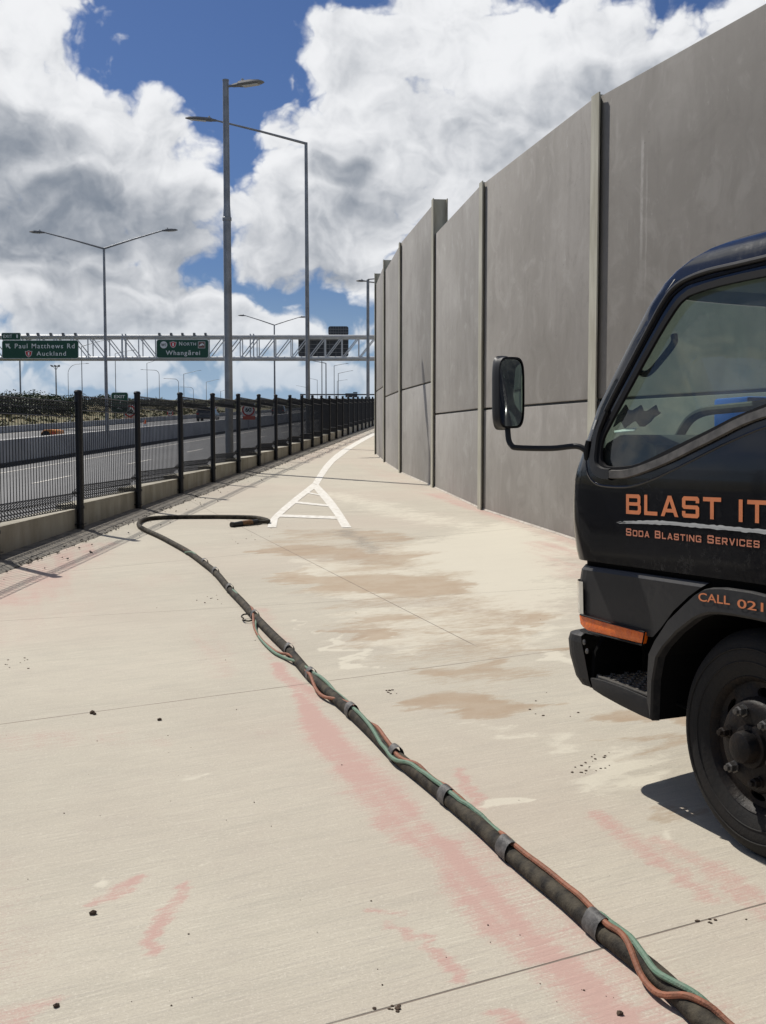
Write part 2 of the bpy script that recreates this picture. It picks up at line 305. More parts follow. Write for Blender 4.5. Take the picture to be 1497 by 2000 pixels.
# ------------------------------------------------------------------ mesh helpers
class MB:
    def __init__(s): s.v = []; s.f = []
    def add(s, vs, fs):
        o = len(s.v); s.v += [tuple(x) for x in vs]; s.f += [tuple(i + o for i in f) for f in fs]; return s
    def quad(s, a, b, c, d): return s.add([a, b, c, d], [(0, 1, 2, 3)])
    def box(s, c, dim, mtx=None):
        x, y, z = (k / 2 for k in dim); c = Vector(c)
        vs = [Vector((i * x, j * y, k * z)) for k in (-1, 1) for i, j in ((-1, -1), (1, -1), (1, 1), (-1, 1))]
        if mtx is not None: vs = [mtx @ v for v in vs]
        return s.add([v + c for v in vs], [(3, 2, 1, 0), (4, 5, 6, 7), (0, 1, 5, 4), (1, 2, 6, 5), (2, 3, 7, 6), (3, 0, 4, 7)])
    def bar(s, a, b, wx, wy=None, up=(0, 0, 1)):
        a, b = Vector(a), Vector(b); wy = wy or wx; d = (b - a).normalized(); up = Vector(up)
        if abs(d.dot(up)) > .99: up = Vector((0, 1, 0))
        x = d.cross(up).normalized() * wx / 2; y = x.normalized().cross(d).normalized() * wy / 2
        vs = [p + i * x + j * y for p in (a, b) for i, j in ((-1, -1), (1, -1), (1, 1), (-1, 1))]
        return s.add(vs, [(3, 2, 1, 0), (4, 5, 6, 7), (0, 1, 5, 4), (1, 2, 6, 5), (2, 3, 7, 6), (3, 0, 4, 7)])
    def tube(s, pts, r, n=8, cap=True):
        pts = [Vector(p) for p in pts]; rs = r if isinstance(r, (list, tuple)) else [r] * len(pts)
        tang = []
        for i in range(len(pts)):
            a = pts[max(i - 1, 0)]; b = pts[min(i + 1, len(pts) - 1)]; tang.append((b - a).normalized())
        up = Vector((0, 0, 1)) if abs(tang[0].z) < .9 else Vector((0, 1, 0))
        x = tang[0].cross(up).normalized(); vs = []
        for p, t, rr in zip(pts, tang, rs):
            x = (x - t * x.dot(t)).normalized(); y = t.cross(x)
            for k in range(n):
                a = 2 * math.pi * k / n; vs.append(p + (x * math.cos(a) + y * math.sin(a)) * rr)
        fs = [(i * n + k, i * n + (k + 1) % n, (i + 1) * n + (k + 1) % n, (i + 1) * n + k) for i in range(len(pts) - 1) for k in range(n)]
        if cap: fs += [tuple(range(n))[::-1], tuple((len(pts) - 1) * n + k for k in range(n))]
        return s.add(vs, fs)
    def lathe(s, prof_, axis_o, axis_d, n=32, ref=(0, 0, 1)):
        """prof_: list of (radius, distance along the axis)"""
        d = Vector(axis_d).normalized()
        if abs(d.dot(Vector(ref))) > .95: ref = (1, 0, 0)
        x = Vector(ref) - d * Vector(ref).dot(d); x.normalize(); y = d.cross(x); o = Vector(axis_o)
        vs = []
        for r, h in prof_:
            for k in range(n):
                a = 2 * math.pi * k / n; vs.append(o + d * h + (x * math.cos(a) + y * math.sin(a)) * r)
        fs = [(i * n + k, i * n + (k + 1) % n, (i + 1) * n + (k + 1) % n, (i + 1) * n + k) for i in range(len(prof_) - 1) for k in range(n)]
        return s.add(vs, fs)
    def prism(s, poly, off):
        """closed polygon (3-D points) pushed along off"""
        n = len(poly); a = [Vector(p) for p in poly]; b = [p + Vector(off) for p in a]
        return s.add(a + b, [tuple(range(n))[::-1], tuple(range(n, 2 * n))] + [(i, (i + 1) % n, n + (i + 1) % n, n + i) for i in range(n)])
    def build(s, name, material, parent=None, smooth=True, angle=35, bevel=0.0, recalc=True, merge=0.0):
        me = bpy.data.meshes.new(name); me.from_pydata([tuple(v) for v in s.v], [], s.f); me.validate()
        bm = bmesh.new(); bm.from_mesh(me)
        if merge: bmesh.ops.remove_doubles(bm, verts=bm.verts, dist=merge)
        if recalc: bmesh.ops.recalc_face_normals(bm, faces=bm.faces)
        if bevel:
            ed = [e for e in bm.edges if len(e.link_faces) == 2 and e.calc_face_angle(0) > R(30)]
            bmesh.ops.bevel(bm, geom=ed, offset=bevel, segments=2, profile=.6, affect='EDGES', clamp_overlap=True)
        if smooth:
            for f in bm.faces: f.smooth = True
            for e in bm.edges:
                if len(e.link_faces) == 2 and e.calc_face_angle(0) > R(angle): e.smooth = False
        bm.to_mesh(me); bm.free()
        me.materials.append(material)
        o = bpy.data.objects.new(name, me); COL.objects.link(o)
        if parent is not None: o.parent = parent
        return o
def tag(o, label, cat, group=None):
    o['label'] = label; o['category'] = cat
    if group: o['group'] = group
    return o
def thing(name, label, cat, loc=(0, 0, 0), group=None):
    o = bpy.data.objects.new(name, None); COL.objects.link(o); o.location = loc; o.empty_display_size = .2
    return tag(o, label, cat, group)
def struct(o, kind='structure'): o['kind'] = kind; return o
def pin(p, poly):
    x, y = p; c = False; j = len(poly) - 1
    for i in range(len(poly)):
        xi, yi = poly[i]; xj, yj = poly[j]
        if (yi > y) != (yj > y) and x < (xj - xi) * (y - yi) / (yj - yi + 1e-12) + xi: c = not c
        j = i
    return c
def cdt(outer, holes=(), extra=()):
    """fill a 2-D outline with holes; returns 2-D vertices and triangles"""
    vs = []; es = []
    for loop in [outer] + list(holes):
        o = len(vs); n = len(loop); vs += [Vector(p) for p in loop]; es += [(o + i, o + (i + 1) % n) for i in range(n)]
    vs += [Vector(p) for p in extra]
    r = delaunay_2d_cdt(vs, es, [], 0, 1e-6)
    V = [tuple(v) for v in r[0]]; Fs = []
    for f in r[2]:
        c = (sum(V[i][0] for i in f) / len(f), sum(V[i][1] for i in f) / len(f))
        if pin(c, outer) and not any(pin(c, h) for h in holes): Fs.append(tuple(f))
    return V, Fs
def catmull(pts, n=6):
    pts = [Vector(p) for p in pts]; out = []
    for i in range(len(pts) - 1):
        p0, p1, p2, p3 = pts[max(i - 1, 0)], pts[i], pts[i + 1], pts[min(i + 2, len(pts) - 1)]
        for k in range(n):
            u = k / n
            out.append(0.5 * ((2 * p1) + (p2 - p0) * u + (2 * p0 - 5 * p1 + 4 * p2 - p3) * u * u + (3 * p1 - p0 - 3 * p2 + p3) * u ** 3))
    out.append(pts[-1]); return out
def lerp_tab(tab, x):
    if x <= tab[0][0]: return tab[0][1]
    for (a, b), (c, d) in zip(tab, tab[1:]):
        if x <= c: return b + (d - b) * (x - a) / (c - a)
    return tab[-1][1]
def text_mesh(body, bold=0.0, spacing=1.0):
    """outline text as a flat mesh (vertices, faces) scaled to height 1 for capitals, with its width"""
    cu = bpy.data.curves.new('t', 'FONT'); cu.body = body; cu.size = 1; cu.offset = bold; cu.space_character = spacing; cu.resolution_u = 4
    o = bpy.data.objects.new('t', cu); COL.objects.link(o); bpy.context.view_layer.update()
    me = bpy.data.meshes.new_from_object(o.evaluated_get(bpy.context.evaluated_depsgraph_get()))
    v = [(p.co.x, p.co.y) for p in me.vertices]; f = [tuple(q.vertices) for q in me.polygons]
    bpy.data.objects.remove(o); bpy.data.curves.remove(cu); bpy.data.meshes.remove(me)
    x0 = min(p[0] for p in v); x1 = max(p[0] for p in v); y0 = min(p[1] for p in v); y1 = max(p[1] for p in v)
    return v, f, (x0, y0, x1, y1)
def text_on(mb, body, box, frame, bold=0.0, spacing=1.0, depth=0.004):
    """put text into the 2-D box (x0,y0,x1,y1); frame(x, y) gives the 3-D point"""
    v, f, (a, b, c, d) = text_mesh(body, bold, spacing); x0, y0, x1, y1 = box
    mb.add([frame(x0 + (p[0] - a) / (c - a) * (x1 - x0), y0 + (p[1] - b) / (d - b) * (y1 - y0)) for p in v], f)

# ------------------------------------------------------------------ ground, path, road
def strip_mesh(name, qs, ys, zf, material, dz=0.0):
    mb = MB(); n = len(qs)
    for y in ys:
        for q in qs:
            x = fence_x(y) + q; mb.v.append((x, y, zf(x, y) + dz))
    mb.f = [(i * n + k, i * n + k + 1, (i + 1) * n + k + 1, (i + 1) * n + k) for i in range(len(ys) - 1) for k in range(n - 1)]
    return mb.build(name, material, angle=80)
ys_far = [-30, -15, 0, 10, 20, 30, 40, 55, 70, 90, 115, 150, 200, 270, 360, 500, 700, 1000, 1500, 2200]
struct(strip_mesh('ground', [-400, -150, -70, -50, -40, -37, -34, -30, -28, -26, -24, -11.3, -0.3, 0.0, 4, 10, 40, 400], ys_far, terrain, M['earth'], -0.03))
road = struct(strip_mesh('road', [-10.6, -8, -4, -0.28], ys_far, terrain, M['asphalt'], -0.004))
struct(strip_mesh('far_carriageway', [-25.4, -20, -15, -11.1], ys_far, terrain, M['asphalt'], -0.004))
struct(strip_mesh('grass_bank', [-70, -50, -40, -37, -34, -31, -28, -26], ys_far, terrain, M['dry_grass'], 0.01))

# the path, finely divided where stains lie
PX0, PX1 = -0.18, None
rows = []; y = -12.0
while y < 1.6: rows.append(y); y += 1.5
y = 1.75
while y < 70: rows.append(y); y += 0.009 + 0.0024 * (y - 1.0) ** 1.35
while y < 400: rows.append(y); y += 12
NC = 520
us = np.linspace(0, 1, NC); rows = np.array(rows)
fx = -3.585 + 0.06 * (rows - 13.3) + 0.02
half = np.clip(0.34 * rows + 1.2, 2.5, 20)
x0 = fx + 0.33; x1 = np.minimum(fx + 0.33 + 16, np.where(rows < 12, 6.2, np.maximum(half * 1.15, 5.0)))
x0 = np.where(rows < 1.6, fx + 0.33, x0); x1 = np.where((rows < 1.6) | (rows > 60), fx + 14, x1)
X = x0[:, None] + (x1 - x0)[:, None] * us[None, :]; Y = np.repeat(rows[:, None], NC, 1); Z = SX * X + SY * Y
def g2(L): return np.array([on_ground(*p)[:2] for p in L])
def d_poly(L):      # signed distance (positive inside) to a ground polygon
    P = g2(L); d = np.full(X.shape, 1e9); ins = np.zeros(X.shape, bool); j = len(P) - 1
    for i in range(len(P)):
        ax, ay = P[j]; bx, by = P[i]; ex, ey = bx - ax, by - ay
        tt = np.clip(((X - ax) * ex + (Y - ay) * ey) / (ex * ex + ey * ey + 1e-12), 0, 1)
        d = np.minimum(d, np.hypot(X - ax - tt * ex, Y - ay - tt * ey))
        ins ^= ((by > Y) != (ay > Y)) & (X < (ax - bx) * (Y - by) / (ay - by + 1e-12) + bx)
        j = i
    return np.where(ins, d, -d)
def d_line(L, wds):
    P = g2(L); best = np.full(X.shape, 1e9)
    for i in range(len(P) - 1):
        ax, ay = P[i]; bx, by = P[i + 1]; ex, ey = bx - ax, by - ay
        tt = np.clip(((X - ax) * ex + (Y - ay) * ey) / (ex * ex + ey * ey + 1e-12), 0, 1)
        wd = wds[i] + (wds[i + 1] - wds[i]) * tt
        best = np.minimum(best, np.hypot(X - ax - tt * ex, Y - ay - tt * ey) / wd)
    return best
def soft(d, w_): return np.clip(0.5 + d / (2 * w_), 0, 1)
_rng = np.random.RandomState(4); _tab = _rng.rand(256, 256)
def vnoise(x, y):
    xi = np.floor(x).astype(int); yi = np.floor(y).astype(int); fx_ = x - xi; fy_ = y - yi
    fx_ = fx_ * fx_ * (3 - 2 * fx_); fy_ = fy_ * fy_ * (3 - 2 * fy_); g = lambda i, j: _tab[(xi + i) & 255, (yi + j) & 255]
    return (g(0, 0) * (1 - fx_) + g(1, 0) * fx_) * (1 - fy_) + (g(0, 1) * (1 - fx_) + g(1, 1) * fx_) * fy_
def fbm(x, y, n=5, rough=.55):
    v = 0; a = 1; t = 0
    for k in range(n): v = v + a * vnoise(x * 2.03 ** k + 17 * k, y * 2.03 ** k + 31 * k); t += a; a *= rough
    return v / t - .5
_a0, _a1 = on_ground(650, 2000), on_ground(1497, 1765); _an = math.atan2((_a1 - _a0).y, (_a1 - _a0).x)
BU = X * math.cos(_an) + Y * math.sin(_an); BV = -X * math.sin(_an) + Y * math.cos(_an)        # along and across the broom marks
# ragged stain edges: positions are pushed about, further along the broom marks than across them
_wu = fbm(BU * .9, BV * 3.5, 6, .62) * 1.5 + fbm(BU * 3, BV * 16, 4, .7) * .30; _wv = fbm(BU * 1.3 + 40, BV * 1.8 + 9, 6, .6) * .62
X0, Y0 = X.copy(), Y.copy()
_wp = fbm(BU * 2.2 + 11, BV * 20 + 3, 5, .7)
XW = X + _wu * math.cos(_an) - _wv * math.sin(_an); YW = Y + _wu * math.sin(_an) + _wv * math.cos(_an)
patchy = np.clip(.5 + 2.2 * fbm(BU * 1.4 + 5, BV * 3.2 + 77, 6, .62), 0, 1)
pink = np.zeros(X.shape); wet = np.zeros(X.shape); chalk = np.zeros(X.shape); grit = np.zeros(X.shape)
for L, wds, k in [
    ([(548, 1295), (600, 1380), (660, 1465), (720, 1535), (800, 1610), (870, 1680)], [.06, .08, .13, .15, .12, .09], 1.0),
    ([(860, 1660), (930, 1745), (1000, 1815), (1085, 1880), (1180, 1960), (1240, 2010)], [.08, .11, .11, .09, .10, .10], 1.0),
    ([(930, 1640), (1010, 1720), (1100, 1800), (1210, 1900), (1330, 1990)], [.10, .16, .18, .18, .18], .62),
    ([(1080, 1890), (1160, 1965), (1230, 2020)], [.10, .12, .12], .9),
    ([(885, 1505), (915, 1545), (945, 1580)], [.03, .05, .03], .8),
    ([(385, 1215), (425, 1270), (440, 1320)], [.10, .16, .12], .42),
    ([(505, 1190), (545, 1260), (560, 1310)], [.10, .14, .12], .5),
    ([(620, 1400), (700, 1480), (560, 1420)], [.2, .25, .2], .28),
    ([(180, 1765), (230, 1745), (270, 1715)], [.03, .055, .03], .95), ([(365, 1725), (330, 1775), (300, 1815), (295, 1865)], [.022, .035, .035, .025], .9),
    ([(740, 1775), (790, 1785)], [.02, .025], .8), ([(770, 1800), (805, 1835)], [.022, .03], .8), ([(835, 1830), (870, 1875), (905, 1915)], [.025, .04, .03], .9),
    ([(-40, 2010), (40, 1985), (110, 1955)], [.10, .08, .03], .75), ([(970, 1985), (1000, 2010)], [.04, .05], .8),
    ([(0, 1450), (200, 1440), (320, 1450)], [.25, .22, .1], .36), ([(-20, 1170), (90, 1110), (190, 1065)], [.8, .6, .4], .62), ([(-20, 1240), (120, 1180), (300, 1130)], [.7, .7, .5], .30), ([(-20, 1700), (0, 1900)], [.15, .2], .35),
    ([(1160, 1590), (1260, 1660), (1390, 1755)], [.06, .07, .05], .75), ([(1280, 1640), (1400, 1700), (1530, 1800)], [.05, .08, .10], .70),
    ([(850, 965), (940, 998), (1040, 1030), (1150, 1065)], [.25, .18, .2, .3], .72), ([(1055, 1060), (1100, 1085), (1160, 1120)], [.25, .4, .5], .6),
    ([(700, 905), (800, 945), (850, 965)], [.3, .5, .4], .4), ([(560, 900), (640, 870), (700, 850)], [1.2, 1.5, 1.5], .45)]:
    X, Y = X0 + (XW - X0) * .06 + _wp * .09 * math.cos(_an), Y0 + (YW - Y0) * .06 + _wp * .09 * math.sin(_an); pink = np.maximum(pink, k * np.clip((1.18 - d_line(L, wds)) / .80, 0, 1)); X, Y = X0, Y0
for L, s_, k in [
    ([(500, 1060), (560, 1032), (800, 1036), (860, 1090), (960, 1140), (1110, 1205), (1130, 1270), (1000, 1300), (1110, 1370), (1000, 1400), (820, 1370), (760, 1310), (640, 1235), (600, 1170), (530, 1130)], .25, .50),
    ([(530, 1035), (700, 1032), (800, 1042), (790, 1058), (720, 1062), (640, 1052), (560, 1052)], .10, .72),
    ([(495, 1075), (560, 1065), (660, 1068), (740, 1085), (830, 1082), (842, 1092), (760, 1108), (660, 1094), (560, 1094)], .10, .9),
    ([(550, 1118), (580, 1108), (640, 1130), (740, 1120), (830, 1128), (950, 1140), (930, 1156), (840, 1164), (740, 1160), (640, 1150), (540, 1138)], .10, 1.0),
    ([(640, 1228), (700, 1228), (790, 1234), (850, 1242), (800, 1248), (740, 1240), (722, 1252), (700, 1240)], .06, 1.0),
    ([(700, 1205), (780, 1195), (860, 1195), (820, 1212), (740, 1215)], .08, .8),
    ([(880, 1230), (960, 1222), (1000, 1215), (1070, 1240), (980, 1242)], .08, .85), ([(1000, 1200), (1080, 1205), (1100, 1212), (1040, 1222)], .06, .8),
    ([(960, 1260), (1060, 1268), (1140, 1265), (1200, 1272), (1060, 1275)], .05, .75),
    ([(740, 1310), (860, 1305), (960, 1280), (900, 1282), (960, 1300), (930, 1315), (860, 1322), (760, 1320)], .07, .8),
    ([(790, 1365), (860, 1350), (950, 1352), (1010, 1360), (1100, 1375), (1040, 1388), (960, 1398), (920, 1378), (840, 1372)], .06, 1.05),
    ([(1240, 1395), (1330, 1380), (1560, 1400), (1560, 1420), (1330, 1420), (1270, 1418)], .05, 1.0), ([(1160, 1455), (1280, 1450), (1300, 1475), (1210, 1490)], .08, .7),
    ([(1210, 1590), (1300, 1580), (1340, 1610), (1240, 1620)], .04, .7)]:
    X, Y = X0 + (XW - X0) * .62, Y0 + (YW - Y0) * .62; wet = np.maximum(wet, k * soft(d_poly(L) + .02, s_ * 1.1)); X, Y = X0, Y0
for L, s_, k in [
    ([(530, 1090), (560, 1110), (520, 1120), (560, 1145), (600, 1150), (640, 1175), (700, 1180), (900, 1165), (960, 1150), (840, 1115), (800, 1105), (600, 1095)], .25, .75),
    ([(700, 1075), (860, 1040), (1000, 1010), (1150, 1060), (1150, 1260), (1000, 1240), (880, 1180), (760, 1130)], .5, .74), ([(560, 960), (700, 960), (1100, 1050), (960, 1060), (700, 1010)], .5, .56),
    ([(590, 1200), (630, 1235), (700, 1260), (760, 1305), (720, 1300), (690, 1275), (650, 1250), (600, 1215)], .05, 1.05), ([(640, 1190), (900, 1170), (1110, 1220), (1130, 1290), (900, 1260), (760, 1300), (700, 1260)], .25, .62),
    ([(930, 1150), (1010, 1195), (1110, 1215), (1020, 1205), (950, 1175)], .04, .85), ([(1000, 1260), (1110, 1280), (1140, 1310), (1060, 1300)], .06, .7),
    ([(840, 1390), (960, 1400), (1060, 1430), (1200, 1480), (1340, 1470), (1300, 1540), (1200, 1560), (1040, 1470), (900, 1410)], .15, .66),
    ([(1000, 1560), (1110, 1552), (1120, 1558), (1010, 1570)], .02, .95), ([(1220, 1520), (1330, 1500), (1340, 1530), (1260, 1540)], .05, .8), ([(1230, 1610), (1330, 1650), (1320, 1670), (1270, 1650)], .04, .7),
    ([(345, 1500), (420, 1500), (420, 1530), (350, 1525)], .06, .55), ([(190, 1725), (220, 1700), (240, 1712), (185, 1765)], .03, .8), ([(440, 1680), (470, 1660), (480, 1670), (445, 1710)], .03, .6), ([(640, 1420), (700, 1460), (760, 1540), (700, 1490)], .04, .6), ([(1080, 1830), (1240, 1995), (1190, 1960), (1060, 1840)], .04, .5)]:
    X, Y = X0 + (XW - X0) * .5, Y0 + (YW - Y0) * .5; chalk = np.maximum(chalk, k * soft(d_poly(L), s_)); X, Y = X0, Y0
for L, s_, k in [([(660, 1035), (700, 1032), (735, 1068), (742, 1082), (715, 1080), (690, 1060)], .12, .95), ([(560, 1036), (690, 1036), (700, 1048), (620, 1042)], .12, .6), ([(830, 1120), (980, 1190), (1020, 1210), (960, 1190)], .12, .45)]:
    X, Y = X0 + (XW - X0) * .3, Y0 + (YW - Y0) * .3; grit = np.maximum(grit, k * soft(d_poly(L), s_ * 1.6)); X, Y = X0, Y0
pfine = np.clip(.5 + 2.6 * fbm(BU * 5 + 3, BV * 15 + 8, 5, .65), 0, 1); _h0, _h1 = on_ground(600, 1380), on_ground(1180, 1960); _hd = (_h1 - _h0); _hl = math.hypot(_hd.x, _hd.y); _hx, _hy = _hd.x / _hl, _hd.y / _hl
drag = np.clip(.5 + 2.8 * fbm((X * _hx + Y * _hy) * .8, (X * _hy - Y * _hx) * 16, 5, .65), 0, 1)      # fine drag lines along the hose
pink = pink * (.44 + .14 * patchy + .20 * pfine + .52 * drag); wet = wet * (.52 + .58 * patchy); grit = grit * 1.05
me = bpy.data.meshes.new('path'); nr = len(rows)
idx = np.arange(nr * NC).reshape(nr, NC)
quads = np.stack([idx[:-1, :-1], idx[:-1, 1:], idx[1:, 1:], idx[1:, :-1]], -1).reshape(-1, 4)
me.vertices.add(nr * NC); me.vertices.foreach_set('co', np.stack([X, Y, Z], -1).astype(np.float32).ravel())
me.loops.add(quads.size); me.loops.foreach_set('vertex_index', quads.astype(np.int32).ravel())
me.polygons.add(len(quads)); me.polygons.foreach_set('loop_start', np.arange(0, quads.size, 4, dtype=np.int32)); me.polygons.foreach_set('loop_total', np.full(len(quads), 4, np.int32))
me.update(); me.validate()
ca = me.color_attributes.new('stain', 'FLOAT_COLOR', 'POINT')
ca.data.foreach_set('color', np.stack([pink, wet, chalk, grit], -1).astype(np.float32).ravel())
me.materials.append(path_mat())
path = bpy.data.objects.new('path', me); COL.objects.link(path); struct(path)

# painted lane divider that forks into two legs with cross bars
def paint(name, polys, dz):
    mb = MB()
    for L in polys:
        a, b = L; n = len(a)
        for i in range(n - 1):
            mb.quad(*(on_ground(p[0], p[1], 0) + Vector((0, 0, dz)) for p in (a[i], b[i], b[i + 1], a[i + 1])))
    return struct(mb.build(name, M['paint'], smooth=False))
paint('centre_line', [([(729, 846), (708, 856), (690, 866), (672, 876), (655, 888), (643, 899), (632, 911), (622, 926), (611, 943.5)], [(737, 847.5), (718, 858), (700, 868), (683, 879), (668, 891), (654, 902), (643, 915), (632, 931), (622.5, 948)])], .004)
paint('fork_line', [([(611, 944), (575, 972), (550, 993), (536, 1006), (527, 1016), (522.5, 1030.5)], [(622, 949), (590, 973), (566, 993), (551, 1006), (543, 1014), (540, 1030.5)])], .0045)
paint('fork_line', [([(608, 948), (626, 970), (642, 990), (654, 1006), (668, 1031)], [(622.5, 947), (640, 965), (655, 983), (667, 1000), (687, 1031)])], .005)
paint('cross_bar', [([(576, 979.5), (640, 986)], [(574, 983), (643, 990)])], .0055)
paint('cross_bar', [([(548, 1005.5), (655, 1009)], [(544, 1010), (659, 1014.5)])], .0055)
paint('cross_bar', [([(604, 962), (624, 966)], [(602, 964), (626, 968.5)])], .0055)

# road lane lines (each dash a flat strip of paint on the asphalt)
def road_strip(q, ya, yb, wd):
    mb = MB(); n = max(1, int((yb - ya) / 8)); pr = None
    for i in range(n + 1):
        yy = ya + (yb - ya) * i / n; xx = fence_x(yy) + q
        cur = [Vector((xx - wd / 2, yy, terrain(xx - wd / 2, yy) + .004)), Vector((xx + wd / 2, yy, terrain(xx + wd / 2, yy) + .004))]
        if pr: mb.quad(pr[0], pr[1], cur[1], cur[0])
        pr = cur
    return mb
mb = MB()
for q in (-5.2,):
    yy = 3.0
    while yy < 190:
        s_ = road_strip(q, yy, yy + 2.6, .11); mb.add(s_.v, s_.f); yy += 7.6
struct(mb.build('lane_dashes', M['paint'], smooth=False))
mb = MB()
for q in (-8.7, -1.5, -12.2, -24.6):
    s_ = road_strip(q, -10, 500, .13); mb.add(s_.v, s_.f)
struct(mb.build('edge_lines', M['paint'], smooth=False))

# gravel and dirt along the foot of the plinth
mb = MB(); rg = random.Random(3); pr = None
for i in range(0, 420):
    yy = -4 + i * .2; xx = fence_x(yy); w0 = -.08; w1 = .36 + .05 * mnoise.noise(Vector((yy * 1.7, 0, 0))) + .03 * mnoise.noise(Vector((yy * 6, 3, 0)))
    c = [Vector((xx + u_, yy, gz(xx + u_, yy) + .006 + hgt)) for u_, hgt in ((w0, .03), (.12, .022), (w1 * .75, .012), (w1, -.004))]
    if pr:
        for k in range(3): mb.quad(pr[k], pr[k + 1], c[k + 1], c[k])
    pr = c
struct(mb.build('gravel_strip', M['gravel']), 'stuff')
def lump(mb, c, r, rnd, flat=.6):
    bm = bmesh.new(); bmesh.ops.create_icosphere(bm, subdivisions=1, radius=1)
    sd = rnd.random() * 99
    vs = [Vector((v.co.x * r, v.co.y * r * .8, v.co.z * r * flat)) * (1 + .45 * mnoise.noise(v.co * 1.6 + Vector((sd, 0, 0)))) for v in bm.verts]
    a = rnd.random() * 6.28; m_ = Matrix.Rotation(a, 3, 'Z')
    mb.add([m_ @ v + Vector(c) for v in vs], [tuple(v.index for v in f.verts) for f in bm.faces]); bm.free()
mb = MB()
for i in range(2600):
    yy = rg.uniform(8, 45) if i < 2200 else rg.uniform(45, 62); xx = fence_x(yy) + rg.uniform(.05, .42) if rg.random() < .85 else fence_x(yy) + rg.uniform(.3, .9)
    if xx > fence_x(yy) + .45 and rg.random() < .6: continue
    lump(mb, (xx, yy, gz(xx, yy) + .015), rg.uniform(.005, .017), rg)
struct(mb.build('loose_stones', M['gravel'], angle=20), 'stuff')
mb = MB()
for i in range(80):       # crumbs of dry mud and blast grit lying about on the path
    px, py = rg.uniform(0, 1300), rg.uniform(1120, 1990) ** 1.0
    p = on_ground(px, py); lump(mb, p + Vector((0, 0, .001)), rg.choice((.001, .0015, .002, .0035)), rg)
for cx_, cy_, n_, sp in ((945, 1340, 0, 1), (1155, 1498, 16, 26), (760, 1352, 9, 9), (1180, 1475, 5, 12), (30, 1295, 10, 22), (470, 1043, 14, 40), (1010, 1395, 6, 60), (1385, 1800, 6, 25), (985, 1975, 0, 1), (770, 1972, 8, 14), (410, 1170, 8, 12)):
    for k in range(n_):
        p = on_ground(cx_ + rg.gauss(0, sp), cy_ + rg.gauss(0, sp * .35)); lump(mb, p + Vector((0, 0, .001)), rg.uniform(.003, .010), rg, .4)
struct(mb.build('mud_crumbs', M['clod'], angle=20), 'stuff')
for px, py, r_, lab in ((180, 1394, .016, 'largest dark mud clod, twin lobed, lying on pale concrete left of the hose'),
                        (312, 1407, .0125, 'small round mud clod lying between the larger clod and the hose'),
                        (182, 1786, .012, 'dark oval pebble on the near concrete below the pink smear at lower left'),
                        (110, 1967, .009, 'tiny dark crumb beside the pink patch in the bottom left corner'),
                        (1211, 1982, .010, 'grey pebble on the pink streak near the bottom end of the hose')):
    mb = MB(); lump(mb, on_ground(px, py) + Vector((0, 0, r_ * .35)), r_, rg, .62)
    if r_ > .014: lump(mb, on_ground(px + 5, py + 2) + Vector((0, 0, r_ * .3)), r_ * .7, rg, .6)
    tag(mb.build('mud_clod', M['clod'], angle=25), lab, 'mud clod', 'clods and pebbles on the path')

# ------------------------------------------------------------------ noise wall
WP = [(9.6, -3.2), (7.35, 0.25), (5.25, 3.75), (3.42, 7.48), (2.12, 11.28), (1.34, 15.2), (0.87, 19.17), (0.37, 23.13), (0.05, 27.1), (-0.19, 31.1), (-0.20, 35.1), (0.05, 39.1), (0.6, 43.1), (1.4, 47.0)]
WT = [4.82, 4.82, 4.82, 4.81, 4.84, 4.86, 5.40, 5.40, 5.61, 5.86, 5.9, 6.2, 6.4]
WJ = [1.85, 1.85, 1.85, 1.85, 1.85, 1.855, 2.42, 2.42, 2.70, 2.75, 2.9, 3.0, 3.1]
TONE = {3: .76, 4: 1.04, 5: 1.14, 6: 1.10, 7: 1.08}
wall = thing('noise_wall', 'tall grey precast concrete noise wall with galvanised columns curving along the path', 'wall', (2.12, 11.28, gz(2.12, 11.28)))
wl = Vector(wall.location)
def wparts(i):
    a = Vector((*WP[i], 0)); b = Vector((*WP[i + 1], 0)); d = (b - a).normalized(); n = Vector((-d.y, d.x, 0))   # n points to the path
    return a, b, d, n
for i in range(len(WP) - 1):
    a, b, d, n = wparts(i)
    for nm, za, zb in (('lower_panel', None, WJ[i] - .014), ('upper_panel', WJ[i] + .014, WT[i])):
        mb = MB(); e = .02; p0 = a + d * e; p1 = b - d * e
        pts = []
        N = 1
        z0 = [(gz(p.x, p.y) - .05) if za is None else za for p in (p0, p1)]
        poly = [p0 + Vector((0, 0, z0[0])), p1 + Vector((0, 0, z0[1])), p1 + Vector((0, 0, zb)), p0 + Vector((0, 0, zb))]
        mb.prism([p + n * 0.0 - wl for p in poly], n * -.15)
        po = mb.build(nm, M['wall'], wall, bevel=.012); g_ = TONE.get(i, 1.0); po.color = (g_, g_ * .992, g_ * .985, 1) if i <= 4 else (g_, g_ * 1.005, g_ * 1.01, 1)   # per-bay tone: cast differences plus shading round the curve put into the colour
    # dark joint packer between the two panels
    mb = MB(); mb.bar(a + n * -.09 + Vector((0, 0, WJ[i])) - wl, b + n * -.09 + Vector((0, 0, WJ[i])) - wl, .09, .04)
    mb.build('joint_seal', M['sign_black'], wall, smooth=False)
